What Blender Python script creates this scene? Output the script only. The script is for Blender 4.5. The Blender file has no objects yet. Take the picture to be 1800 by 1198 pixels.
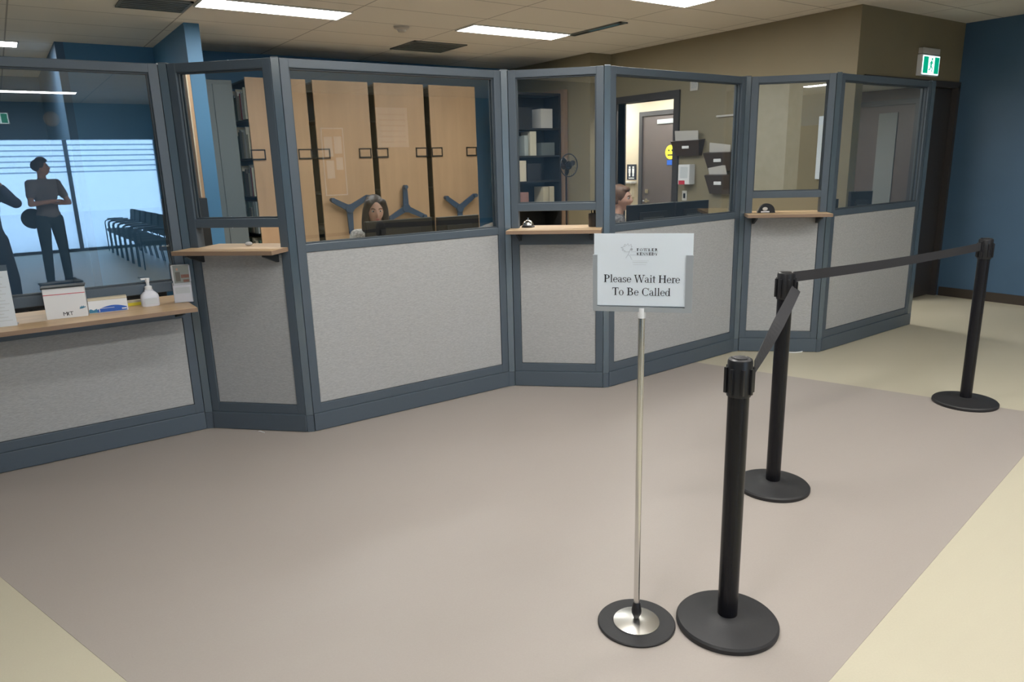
import bpy, bmesh, math, random
from mathutils import Vector, Matrix
PI = math.pi
S = bpy.context.scene
C = S.collection
random.seed(7)

# ------------------------------------------------------------------ camera
cd = bpy.data.cameras.new('camera'); cam = bpy.data.objects.new('camera', cd); C.objects.link(cam)
FWD = Vector((.55452, .79655, -.24086)); RGT = Vector((.81661, -.57657, -.02674)); UP = Vector((.16017, .18186, .97019))
m = Matrix((RGT, UP, -FWD)).transposed().to_4x4(); m.translation = (0, 0, 1.59)
cam.matrix_world = m
cd.sensor_width = 36; cd.lens = 1256.84 / 1800 * 36; cd.clip_start = .02; cd.clip_end = 200
S.camera = cam
# ------------------------------------------------------------------ daylight outside the glass wall
w = bpy.data.worlds.new('daylight'); S.world = w; w.use_nodes = True
bg = w.node_tree.nodes['Background']; bg.inputs[0].default_value = (.52, .74, 1.0, 1); bg.inputs[1].default_value = 3.6
# ------------------------------------------------------------------ exposure
S.view_settings.view_transform = 'Standard'; S.view_settings.look = 'None'
S.view_settings.exposure = 1.0; S.view_settings.gamma = 1; S.view_settings.use_curve_mapping = False
LAMP = 17.5          # radiance of the ceiling lights' diffusers
GREFL = .12         # reflection of one glass face seen straight on
H = 2.89             # ceiling height

# ------------------------------------------------------------------ materials
def mat(name, col, rough=.6, metal=0, noise=0, nscale=40, bump=0, stretch=(1, 1, 1), emit=None, estr=0, spec=None, coat=0):
    m = bpy.data.materials.new(name); m.use_nodes = True
    nt = m.node_tree; b = nt.nodes['Principled BSDF']
    b.inputs['Base Color'].default_value = (*col, 1); b.inputs['Roughness'].default_value = rough; b.inputs['Metallic'].default_value = metal
    if spec is not None: b.inputs['Specular IOR Level'].default_value = spec
    if coat: b.inputs['Coat Weight'].default_value = coat
    if emit: b.inputs['Emission Color'].default_value = (*emit, 1); b.inputs['Emission Strength'].default_value = estr
    if noise or bump:
        tc = nt.nodes.new('ShaderNodeTexCoord'); mp = nt.nodes.new('ShaderNodeMapping'); mp.inputs['Scale'].default_value = stretch
        n = nt.nodes.new('ShaderNodeTexNoise'); n.inputs['Scale'].default_value = nscale; n.inputs['Detail'].default_value = 5
        nt.links.new(tc.outputs['Object'], mp.inputs[0]); nt.links.new(mp.outputs[0], n.inputs['Vector'])
        if noise:
            r = nt.nodes.new('ShaderNodeValToRGB'); r.color_ramp.elements[0].position = .3; r.color_ramp.elements[1].position = .7
            r.color_ramp.elements[0].color = (*[c * (1 - noise) for c in col], 1); r.color_ramp.elements[1].color = (*[min(1, c * (1 + noise)) for c in col], 1)
            nt.links.new(n.outputs['Fac'], r.inputs[0]); nt.links.new(r.outputs[0], b.inputs['Base Color'])
        if bump:
            bp = nt.nodes.new('ShaderNodeBump'); bp.inputs['Strength'].default_value = bump; bp.inputs['Distance'].default_value = .002
            nt.links.new(n.outputs['Fac'], bp.inputs['Height']); nt.links.new(bp.outputs[0], b.inputs['Normal'])
    return m
M = {}
M['frame'] = mat('slate_metal', (.072, .096, .122), .42, 0, .05, 300, .05, spec=.6)
M['frame_dark'] = mat('slate_plastic', (.05, .065, .08), .5)
M['fabric'] = mat('woven_fabric', (.385, .39, .39), .95, 0, .13, 60, .4, (1, 1, 5))
M['floor'] = mat('cream_vinyl', (.50, .465, .36), .42, 0, .02, 160, .03, spec=.35)
M['inlay'] = mat('taupe_vinyl', (.355, .318, .290), .42, 0, .02, 160, .03, spec=.35)
M['blue'] = mat('blue_paint', (.055, .118, .205), .55, 0, .03, 3, .05)
M['blue_lit'] = mat('blue_paint_lit', (.065, .20, .36), .5, 0, .03, 3, .05)  # brighter copy of the blue paint, with extra light put into the colour
M['post_gloss'] = mat('slate_gloss_extrusion', (.085, .12, .15), .2, 0, 0, 1, 0, spec=.8, coat=.6)
M['beige'] = mat('beige_paint', (.24, .203, .128), .6, 0, .03, 3, .05)
M['cream'] = mat('cream_paint', (.60, .51, .37), .6)
M['grey_wall'] = mat('grey_paint', (.20, .21, .21), .6)
M['pillar'] = mat('grey_textured_paint', (.42, .43, .40), .7, 0, .12, 9)
M['baseb'] = mat('brown_rubber', (.045, .035, .028), .5)
M['door'] = mat('brown_door_paint', (.105, .082, .074), .45, 0, .05, 6)
M['doorframe'] = mat('brown_steel', (.050, .045, .045), .4)
M['wood'] = mat('maple_veneer', (.46, .29, .165), .45, 0, .10, 9, .02, (1, 1, .12))
M['ledge'] = mat('ledge_laminate', (.62, .44, .26), .42, 0, .10, 14, 0, (.25, 2, 2))
M['edge'] = mat('ledge_edge', (.27, .18, .12), .5)
M['black'] = mat('black_plastic', (.012, .012, .014), .38)
M['blackmat'] = mat('black_powder_coat', (.018, .018, .02), .5, 0, 0, 500, .25)
M['post'] = mat('black_gloss_tube', (.008, .008, .011), .25, spec=.3)
M['belt'] = mat('black_webbing', (.018, .018, .022), .8, 0, 0, 600, .3)
M['chrome'] = mat('chrome', (.72, .71, .69), .16, 1)
M['steel'] = mat('spun_steel', (.70, .68, .64), .28, 1, 0, 200, .1)
M['alu'] = mat('satin_aluminium', (.52, .55, .58), .4, .6)
M['paper'] = mat('white_paper', (.72, .78, .84), .6)
M['paper_cream'] = mat('cream_paper', (.62, .55, .42), .7)
M['ink'] = mat('black_ink', (.012, .012, .02), .6)
M['greyink'] = mat('grey_ink', (.42, .45, .50), .6)
M['lightink'] = mat('pale_ink', (.60, .64, .68), .6)
M['white'] = mat('white_plastic', (.80, .81, .83), .35)
M['offwhite'] = mat('offwhite_plastic', (.55, .53, .50), .5)
M['clear'] = mat('milky_gel', (.74, .76, .84), .2)
M['red'] = mat('red_print', (.55, .03, .06), .5)
M['bluep'] = mat('blue_print', (.03, .12, .50), .4)
M['teal'] = mat('teal_print', (.05, .22, .36), .4)
M['yellow'] = mat('yellow_print', (.85, .72, .05), .5)
M['green'] = mat('sign_green', (.0, .20, .11), .4, emit=(.0, .30, .17), estr=.6)
M['signwhite'] = mat('sign_white', (.8, .9, .9), .4, emit=(.75, .95, 1.0), estr=.9)
M['brownplastic'] = mat('smoked_brown_plastic', (.045, .028, .02), .3)
M['lampmetal'] = mat('lamp_frame', (.6, .6, .58), .5)
M['lamp'] = mat('lamp_diffuser', (.9, .9, .85), .5, emit=(1, .98, .94), estr=LAMP)
M['vent'] = mat('vent_metal', (.10, .12, .12), .5)
M['smoke'] = mat('detector_plastic', (.45, .42, .38), .5)
M['handle'] = mat('blue_grey_plastic', (.03, .065, .12), .4)
M['skin'] = mat('skin', (.66, .38, .28), .5, 0, .05, 30)
M['lips'] = mat('lips', (.50, .17, .15), .45)
M['eye'] = mat('eye_white', (.75, .73, .70), .25)
M['iris'] = mat('iris', (.05, .035, .03), .2)
M['brow'] = mat('brow_hair', (.08, .045, .03), .8)
M['hair_dark'] = mat('dark_brown_hair', (.045, .035, .035), .5, 0, .4, 60, .6, (3, 3, .3))
M['hair_light'] = mat('sandy_hair', (.13, .065, .035), .5, 0, .3, 60, .6, (3, 3, .3))
M['top_grey'] = mat('patterned_grey_top', (.42, .40, .38), .9, 0, .45, 60)
M['top_rose'] = mat('rose_top', (.30, .16, .13), .9, 0, .1, 60)
M['top_dark'] = mat('dark_patterned_top', (.14, .13, .13), .9, 0, .7, 45)
M['tshirt'] = mat('grey_tshirt', (.26, .24, .25), .9, 0, .05, 30)
M['jeans'] = mat('dark_jeans', (.03, .06, .075), .9, 0, .1, 60)
M['navy'] = mat('navy_shirt', (.025, .035, .06), .9)
M['darktrousers'] = mat('dark_trousers', (.012, .014, .02), .9)
M['shoe'] = mat('dark_shoes', (.02, .02, .022), .6)
M['chairfab'] = mat('charcoal_upholstery', (.035, .045, .045), .9, 0, .1, 60)
M['chairtube'] = mat('dark_tube', (.02, .025, .03), .3)
M['shelfblack'] = mat('black_shelving', (.018, .018, .018), .5)
M['greymetal'] = mat('grey_metal_cabinet', (.13, .15, .15), .5)
M['cork'] = mat('cork', (.42, .27, .15), .9, 0, .15, 120)
M['bracket'] = mat('dark_bracket', (.02, .025, .03), .5)
M['outside'] = mat('outside_paving', (.85, .86, .88), .9)
for i, c in enumerate([(.62, .57, .44), (.75, .74, .70), (.10, .16, .12), (.45, .05, .07), (.20, .19, .17), (.55, .48, .34), (.35, .38, .36)]):
    M['file%d' % i] = mat('folder_card_%d' % i, c, .8)

def glass_mat(name, r0, tint=(.93, .96, .97)):
    m = bpy.data.materials.new(name); m.use_nodes = True; nt = m.node_tree; nt.nodes.clear()
    o = nt.nodes.new('ShaderNodeOutputMaterial'); mx = nt.nodes.new('ShaderNodeMixShader')
    t = nt.nodes.new('ShaderNodeBsdfTransparent'); t.inputs[0].default_value = (*tint, 1)
    g = nt.nodes.new('ShaderNodeBsdfGlossy'); g.inputs['Roughness'].default_value = 0; g.inputs[0].default_value = (.97, .985, 1, 1)
    lw = nt.nodes.new('ShaderNodeLayerWeight'); lw.inputs['Blend'].default_value = .5
    p = nt.nodes.new('ShaderNodeMath'); p.operation = 'POWER'; p.inputs[1].default_value = 5
    a = nt.nodes.new('ShaderNodeMath'); a.operation = 'MULTIPLY_ADD'; a.inputs[1].default_value = 1 - r0; a.inputs[2].default_value = r0
    nt.links.new(lw.outputs['Facing'], p.inputs[0]); nt.links.new(p.outputs[0], a.inputs[0]); nt.links.new(a.outputs[0], mx.inputs[0])
    nt.links.new(t.outputs[0], mx.inputs[1]); nt.links.new(g.outputs[0], mx.inputs[2]); nt.links.new(mx.outputs[0], o.inputs[0])
    return m
M['glass'] = glass_mat('clear_glass', GREFL)
def frosted():
    m = bpy.data.materials.new('frosted_film'); m.use_nodes = True; nt = m.node_tree; nt.nodes.clear()
    o = nt.nodes.new('ShaderNodeOutputMaterial'); mx = nt.nodes.new('ShaderNodeMixShader')
    t = nt.nodes.new('ShaderNodeBsdfTransparent'); d = nt.nodes.new('ShaderNodeBsdfTranslucent'); d.inputs[0].default_value = (.75, .8, .85, 1)
    tc = nt.nodes.new('ShaderNodeTexCoord'); sp = nt.nodes.new('ShaderNodeSeparateXYZ'); nt.links.new(tc.outputs['Object'], sp.inputs[0])
    # film cut in horizontal bands near the top: band period 0.11 m above 1.75 m
    md = nt.nodes.new('ShaderNodeMath'); md.operation = 'MODULO'; md.inputs[1].default_value = .11; nt.links.new(sp.outputs['Z'], md.inputs[0])
    lt = nt.nodes.new('ShaderNodeMath'); lt.operation = 'LESS_THAN'; lt.inputs[1].default_value = .028; nt.links.new(md.outputs[0], lt.inputs[0])
    gt = nt.nodes.new('ShaderNodeMath'); gt.operation = 'GREATER_THAN'; gt.inputs[1].default_value = 1.62; nt.links.new(sp.outputs['Z'], gt.inputs[0])
    ml = nt.nodes.new('ShaderNodeMath'); ml.operation = 'MULTIPLY'; nt.links.new(lt.outputs[0], ml.inputs[0]); nt.links.new(gt.outputs[0], ml.inputs[1])
    cr = nt.nodes.new('ShaderNodeMix'); cr.data_type = 'RGBA'; nt.links.new(ml.outputs[0], cr.inputs['Factor'])
    cr.inputs[6].default_value = (.80, .86, .90, 1); cr.inputs[7].default_value = (.32, .42, .50, 1)
    nt.links.new(cr.outputs[2], t.inputs[0])
    mx.inputs[0].default_value = .25
    nt.links.new(t.outputs[0], mx.inputs[1]); nt.links.new(d.outputs[0], mx.inputs[2]); nt.links.new(mx.outputs[0], o.inputs[0])
    return m
M['frost'] = frosted()
def ceiling_mat():
    m = mat('ceiling_tiles', (.72, .67, .61), .9); nt = m.node_tree; b = nt.nodes['Principled BSDF']
    tc = nt.nodes.new('ShaderNodeTexCoord'); mp = nt.nodes.new('ShaderNodeMapping'); mp.inputs['Location'].default_value = (-2.735 + 1.22 * 8, -6.545 + .61 * 40, 0)
    br = nt.nodes.new('ShaderNodeTexBrick'); br.offset = 0; br.squash = 1
    br.inputs['Color1'].default_value = (.73, .685, .62, 1); br.inputs['Color2'].default_value = (.70, .655, .595, 1); br.inputs['Mortar'].default_value = (.36, .33, .30, 1)
    br.inputs['Scale'].default_value = 1; br.inputs['Mortar Size'].default_value = .007; br.inputs['Brick Width'].default_value = 1.22; br.inputs['Row Height'].default_value = .61; br.inputs['Mortar Smooth'].default_value = .2
    n = nt.nodes.new('ShaderNodeTexNoise'); n.inputs['Scale'].default_value = 90
    bp = nt.nodes.new('ShaderNodeBump'); bp.inputs['Strength'].default_value = .25; bp.inputs['Distance'].default_value = .003
    nt.links.new(tc.outputs['Object'], mp.inputs[0]); nt.links.new(mp.outputs[0], br.inputs['Vector']); nt.links.new(br.outputs['Color'], b.inputs['Base Color'])
    nt.links.new(tc.outputs['Object'], n.inputs['Vector']); nt.links.new(n.outputs['Fac'], bp.inputs['Height']); nt.links.new(bp.outputs[0], b.inputs['Normal'])
    return m
M['ceiling'] = ceiling_mat()

# ------------------------------------------------------------------ mesh builder
class MB:
    def __init__(s): s.b = bmesh.new(); s.mi = 0
    def _face(s, vs):
        try:
            f = s.b.faces.new(vs); f.material_index = s.mi; return f
        except ValueError: return None
    def box(s, x0, y0, z0, x1, y1, z1, bev=0):
        v = [s.b.verts.new(p) for p in ((x0, y0, z0), (x1, y0, z0), (x1, y1, z0), (x0, y1, z0), (x0, y0, z1), (x1, y0, z1), (x1, y1, z1), (x0, y1, z1))]
        fs = [s._face([v[i] for i in q]) for q in ((3, 2, 1, 0), (4, 5, 6, 7), (0, 1, 5, 4), (1, 2, 6, 5), (2, 3, 7, 6), (3, 0, 4, 7))]
        if bev:
            es = list({e for f in fs for e in f.edges})
            r = bmesh.ops.bevel(s.b, geom=es, offset=bev, segments=2, affect='EDGES', profile=.6)
            for f in r['faces']: f.material_index = s.mi
        return s
    def prism(s, pts, z0, z1):
        lo = [s.b.verts.new((p[0], p[1], z0)) for p in pts]; hi = [s.b.verts.new((p[0], p[1], z1)) for p in pts]; n = len(pts)
        s._face(lo[::-1]); s._face(hi)
        for i in range(n): s._face([lo[i], lo[(i + 1) % n], hi[(i + 1) % n], hi[i]])
        return s
    def prismxz(s, pts, y0, y1):       # polygon in x,z extruded along y; front face at y0
        lo = [s.b.verts.new((p[0], y0, p[1])) for p in pts]; hi = [s.b.verts.new((p[0], y1, p[1])) for p in pts]; n = len(pts)
        s._face(lo); s._face(hi[::-1])
        for i in range(n): s._face([lo[(i + 1) % n], lo[i], hi[i], hi[(i + 1) % n]])
        return s
    def cyl(s, p0, p1, r0, r1=None, n=20, caps=True):
        r1 = r0 if r1 is None else r1; p0 = Vector(p0); p1 = Vector(p1); d = (p1 - p0)
        if d.length < 1e-6: return s
        d.normalize(); a = d.orthogonal().normalized(); c = d.cross(a)
        A = []; B = []
        for i in range(n):
            t = 2 * PI * i / n; o = a * math.cos(t) + c * math.sin(t)
            A.append(s.b.verts.new(p0 + o * r0)); B.append(s.b.verts.new(p1 + o * r1))
        for i in range(n):
            f = s._face([A[i], A[(i + 1) % n], B[(i + 1) % n], B[i]])
            if f: f.smooth = True
        if caps: s._face(A[::-1]); s._face(B)
        return s
    def lathe(s, prof, c=(0, 0, 0), n=40):
        rings = []
        for r, z in prof:
            if r < 1e-5: rings.append([s.b.verts.new((c[0], c[1], c[2] + z))])
            else: rings.append([s.b.verts.new((c[0] + r * math.cos(2 * PI * i / n), c[1] + r * math.sin(2 * PI * i / n), c[2] + z)) for i in range(n)])
        for a, b in zip(rings, rings[1:]):
            for i in range(n):
                j = (i + 1) % n
                if len(a) == 1 and len(b) == 1: continue
                if len(a) == 1: f = s._face([a[0], b[j], b[i]])
                elif len(b) == 1: f = s._face([a[i], a[j], b[0]])
                else: f = s._face([a[i], a[j], b[j], b[i]])
                if f: f.smooth = True
        return s
    def tube(s, pts, r, n=10, closed=False):
        pts = [Vector(p) for p in pts]; N = len(pts); rings = []; prev = None
        for i, p in enumerate(pts):
            d = (pts[min(i + 1, N - 1)] - pts[max(i - 1, 0)]).normalized()
            a = (prev - d * prev.dot(d)).normalized() if prev is not None else d.orthogonal().normalized()
            prev = a; c = d.cross(a)
            rings.append([s.b.verts.new(p + (a * math.cos(2 * PI * k / n) + c * math.sin(2 * PI * k / n)) * r) for k in range(n)])
        for A, B in zip(rings, rings[1:]):
            for k in range(n):
                f = s._face([A[k], A[(k + 1) % n], B[(k + 1) % n], B[k]])
                if f: f.smooth = True
        s._face(rings[0][::-1]); s._face(rings[-1])
        return s
    def ell(s, c, r, n=20, k=12, rot=None):
        mt = Matrix.Translation(c) @ (rot.to_4x4() if rot else Matrix()) @ Matrix.Diagonal((*r, 1))
        q = bmesh.ops.create_uvsphere(s.b, u_segments=n, v_segments=k, radius=1, matrix=mt)
        for v in q['verts']:
            for f in v.link_faces: f.smooth = True; f.material_index = s.mi
        return s
    def build(s, name, mats, parent=None, loc=(0, 0, 0), rotz=0, kind=None):
        me = bpy.data.meshes.new(name); bmesh.ops.recalc_face_normals(s.b, faces=s.b.faces); s.b.to_mesh(me); s.b.free()
        for mm in (mats if isinstance(mats, (list, tuple)) else [mats]): me.materials.append(M[mm])
        o = bpy.data.objects.new(name, me); C.objects.link(o); o.location = loc; o.rotation_euler = (0, 0, rotz)
        if parent: o.parent = parent
        if kind: o['kind'] = kind
        return o
def B(x0, y0, z0, x1, y1, z1, bev=0): return MB().box(x0, y0, z0, x1, y1, z1, bev)
def tag(o, label, cat, group=None):
    o['label'] = label; o['category'] = cat
    if group: o['group'] = group
    return o
def thing(name, label, cat, loc=(0, 0, 0), rotz=0, group=None):
    o = bpy.data.objects.new(name, None); C.objects.link(o); o.empty_display_size = .1
    o.location = loc; o.rotation_euler = (0, 0, rotz); return tag(o, label, cat, group)
def kids(o, allobjs): return [c for c in allobjs if c.parent == o]
def copy_tree(o, parent=None):
    allo = list(C.objects); c = o.copy(); C.objects.link(c); c.parent = parent
    for ch in kids(o, allo): copy_tree(ch, c)
    return c
def struct(name, mb, m, **k): return mb.build(name, m, kind='structure', **k)
def text_mesh(name, txt, size, m, parent, loc, rot, thick=.0004):
    cu = bpy.data.curves.new(name, 'FONT'); cu.body = txt; cu.size = size; cu.extrude = thick; cu.align_x = 'CENTER'
    t = bpy.data.objects.new('tmp', cu); C.objects.link(t); bpy.context.view_layer.update()
    me = bpy.data.meshes.new_from_object(t.evaluated_get(bpy.context.evaluated_depsgraph_get())); bpy.data.objects.remove(t)
    me.materials.clear(); me.materials.append(M[m])
    o = bpy.data.objects.new(name, me); C.objects.link(o); o.parent = parent; o.location = loc; o.rotation_euler = rot
    return o

# ------------------------------------------------------------------ room shell
XR, YW = 8.6, -8.7
struct('floor', B(-6.2, YW - .15, -.1, XR + .2, 12.2, 0), 'floor')
struct('floor_inlay', MB().prism([(.59, .826), (5.08, 1.476), (3.80, 5.45), (-.9, 5.386)], -.02, .0012), 'inlay')
struct('ceiling', B(-6.2, YW - .15, H, XR + .2, 12.2, H + .1), 'ceiling')
struct('wall_right', B(XR, YW - .15, 0, XR + .15, 3.95, H), 'blue')
struct('baseboard_right', B(XR - .012, -4.6, 0, XR + .01, 3.8, .10), 'baseb')
struct('wall_header', B(6.72, 3.84, 2.29, XR + .02, 4.0, H), 'beige')
struct('wall_left', MB().box(-2.75, YW - .15, 0, -2.6, 4.6, H).box(-6.2, 4.6, 0, -2.6, 4.75, H).box(-6.2, 4.75, 0, -6.05, 12.2, H), 'blue')
struct('wall_back', B(.776, 8.85, 0, 6.3, 9.0, H), 'blue_lit')
struct('wall_side', B(.70, 8.85, 0, .776, 12.05, H), 'blue')
struct('wall_far', B(-6.05, 12.05, 0, .776, 12.2, H), 'blue')
struct('wall_divider', B(1.60, 7.30, 0, 1.73, 8.86, H), 'blue_lit')
# beige wall with the doorway to the washroom corridor
wb = MB().box(6.60, 3.84, 0, 6.72, 6.03, H).box(6.60, 6.98, 0, 6.72, 7.12, H).box(6.60, 6.03, 2.28, 6.72, 6.98, H).box(6.25, 7.12, 0, 6.72, 8.9, H)
struct('wall_beige', wb, 'beige')
# corridor behind it
struct('wall_corridor', B(7.62, 5.6, 0, 7.74, 9.2, 2.6), 'cream')
struct('wall_corridor_end', MB().box(6.72, 9.1, 0, 7.74, 9.25, 2.6), 'cream')
struct('wall_vestibule', B(6.72, 5.55, 0, XR + .1, 5.67, 2.6), 'beige')
struct('ceiling_corridor', B(6.72, 5.67, 2.50, 7.62, 9.1, 2.6), 'lampmetal')
struct('ceiling_vestibule', B(6.72, 4.0, 2.30, XR + .1, 5.55, 2.4), 'lampmetal')
struct('wall_vestibule_right', B(XR, 3.95, 0, XR + .15, 5.55, 2.4), 'door')
# door frames
df = MB().box(6.575, 5.95, 0, 6.74, 6.03, 2.36).box(6.575, 6.98, 0, 6.74, 7.05, 2.36).box(6.575, 6.03, 2.28, 6.74, 6.98, 2.36)
struct('trim_1', df, 'doorframe')
def door_leaf(name, x, y0, y1, z1, lite=None):
    d = MB()
    d.box(x, y0, .01, x + .045, y1, z1, .003)
    o = struct(name, d, 'door')
    fr = MB().box(x - .02, y0 - .06, 0, x + .04, y0, z1 + .06).box(x - .02, y1, 0, x + .04, y1 + .06, z1 + .06).box(x - .02, y0, z1, x + .04, y1, z1 + .06)
    fr.build('door_frame', 'doorframe', o)
    return o
d1 = door_leaf('door_1', 7.60, 6.68, 7.53, 2.18)
MB().cyl((7.60, 7.44, 1.02), (7.592, 7.44, 1.02), .03).cyl((7.60, 7.44, 1.02), (7.54, 7.44, 1.02), .012).box(7.535, 7.32, 1.01, 7.55, 7.45, 1.03, .003).build('door_handle', 'chrome', d1)
B(7.588, 7.40, 1.12, 7.60, 7.46, 1.18, .004).build('lock_plate', 'chrome', d1)
MB().box(7.585, 6.85, 2.06, 7.605, 7.25, 2.12, .004).build('door_closer', 'alu', d1)
d2 = door_leaf('door_2', 8.57, 4.25, 5.10, 2.12)
B(8.555, 4.44, 1.0, 8.575, 4.66, 2.04, .004).build('vision_panel', 'grey_wall', d2)
MB().cyl((8.55, 5.0, 1.0), (8.56, 5.0, 1.0), .03).build('door_handle', 'chrome', d2)
# exit doorway next to the blue wall: jambs, head and the open leaf
jb = MB().box(6.72, 3.82, 2.24, XR, 4.02, 2.30).box(XR - .05, 3.82, 0, XR, 4.02, 2.26)
struct('trim_2', jb, 'doorframe')
d3 = struct('door_3', B(8.10, 3.88, .01, 8.545, 3.925, 2.235, .004), 'doorframe')
B(8.13, 3.868, 1.0, 8.16, 3.88, 1.30, .004).build('push_plate', 'alu', d3)
B(8.02, 3.86, 0, 8.12, 3.94, .16, .006).build('bottom_pivot', 'doorframe', d3)

# rear of the waiting room, seen reflected in the glass
struct('wall_rear', MB().box(3.35, -4.75, 0, XR, -4.60, H).box(3.35, YW, 0, 3.5, -4.75, H), 'beige')
struct('added_pillar', B(1.96, -.75, 0, 2.57, -.42, H), 'pillar')  # added out of view to give one narrow pane its grey reflection
struct('wall_bulkhead', B(-2.6, -6.75, 2.24, 3.35, -6.60, H), 'blue_lit')
struct('baseboard_rear', B(3.35, -4.61, 0, XR, -4.588, .10), 'baseb')
mull = MB()
xs = [-.45, 1.27, 3.0]
for x in xs: mull.box(x, YW - .06, 0, x + .075, YW + .06, 2.6)
mull.box(-.45, YW - .06, 0, 3.35, YW + .06, .06).box(-.45, YW - .06, 2.52, 3.35, YW + .06, 2.6)
struct('wall_rear_left', B(-2.6, YW - .1, 0, -.45, YW + .06, 2.6), 'beige')
struct('trim_3', mull, 'frame')
struct('wall_window_head', B(-2.6, YW - .1, 2.6, 3.35, YW + .06, H), 'blue')
for i, (a, b) in enumerate(zip([x + .075 for x in xs], xs[1:] + [3.35])):
    struct('window_%d' % (i + 1), B(a, YW - .006, .06, b, YW + .006, 2.52), 'frost')
struct('floor_outside', B(-20, -30, -.2, 20, YW - .15, -.05), 'outside')

# ------------------------------------------------------------------ ceiling lights
def lamp(loc, label, rot=0, group='recessed fluorescent ceiling lights', first=[None]):
    if first[0] is None:
        t = thing('ceiling_light', label, 'ceiling light', loc, rot, group)
        MB().box(-.61, -.178, -.012, .61, -.165, .0).box(-.61, .165, -.012, .61, .178, 0).box(-.61, -.165, -.012, -.597, .165, 0).box(.597, -.165, -.012, .61, .165, 0).build('frame', 'lampmetal', t)
        B(-.597, -.165, -.006, .597, .165, -.001).build('diffuser', 'lamp', t); first[0] = t
    else:
        t = copy_tree(first[0]); t.location = loc; t.rotation_euler = (0, 0, rot); t['label'] = label
    return t
lamp((2.135, 6.37, H), 'long white ceiling light nearest the blue column, above the office')
lamp((4.58, 6.37, H), 'small-looking white ceiling light above the office, left of the slot diffuser')
lamp((4.60, 4.50, H), 'ceiling light cut off by the top edge of the photo, left of the beige wall')
lamp((-.20, 9.15, H), 'square-ended ceiling light at the far left edge of the photo', 0)
lamp((.70, -4.67, H), 'ceiling light seen only as a reflected bar in the left glass pane')
for n, (x, y) in enumerate([(2.1, 2.67), (2.1, .84), (4.6, .84), (-.4, .84), (2.1, -1.0), (5.2, -1.0), (-4.0, 7.0)]):
    lamp((x, y, H), 'recessed ceiling light over the waiting room, outside the photo')
lamp((7.1, 6.7, 2.5), 'bright light on the washroom corridor ceiling, above the brown door', PI / 2)
lamp((6.95, 4.95, 2.30), 'light in the low vestibule ceiling by the exit door', PI / 2)
lamp((7.15, 8.3, 2.5), 'light deeper in the washroom corridor', PI / 2)

# ceiling fittings
t = thing('smoke_detector', 'small round smoke detector on the ceiling between the two long lights', 'smoke detector', (3.42, 6.62, H))
MB().lathe([(0, -.055), (.035, -.05), (.045, -.03), (.07, -.02), (.075, 0)]).build('housing', 'smoke', t)
def vent(x, y, lx, ly, label, slats, m='vent'):
    t = thing('ceiling_vent', label, 'air vent', (x, y, H))
    MB().box(-lx, -ly, -.012, lx, -ly + .02, 0).box(-lx, ly - .02, -.012, lx, ly, 0).box(-lx, -ly, -.012, -lx + .02, ly, 0).box(lx - .02, -ly, -.012, lx, ly, 0).build('frame', 'greymetal', t)
    s = MB()
    for i in range(slats):
        y0 = -ly + .02 + (2 * ly - .04) * (i + .1) / slats
        s.box(-lx + .02, y0, -.009, lx - .02, y0 + (2 * ly - .04) * .55 / slats, -.002)
    s.build('louvre', m, t)
    B(-lx + .02, -ly + .02, -.002, lx - .02, ly - .02, 0).build('backing', 'black', t)
vent(4.22, 7.55, .33, .30, 'dark square ceiling air vent in front of the back blue wall', 7)
vent(5.22, 5.85, .05, .40, 'narrow slot diffuser in the ceiling beside the right office light', 1, 'teal')
vent(1.25, 6.62, .25, .22, 'square air vent in the ceiling at the top left of the photo', 6, 'greymetal')

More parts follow.
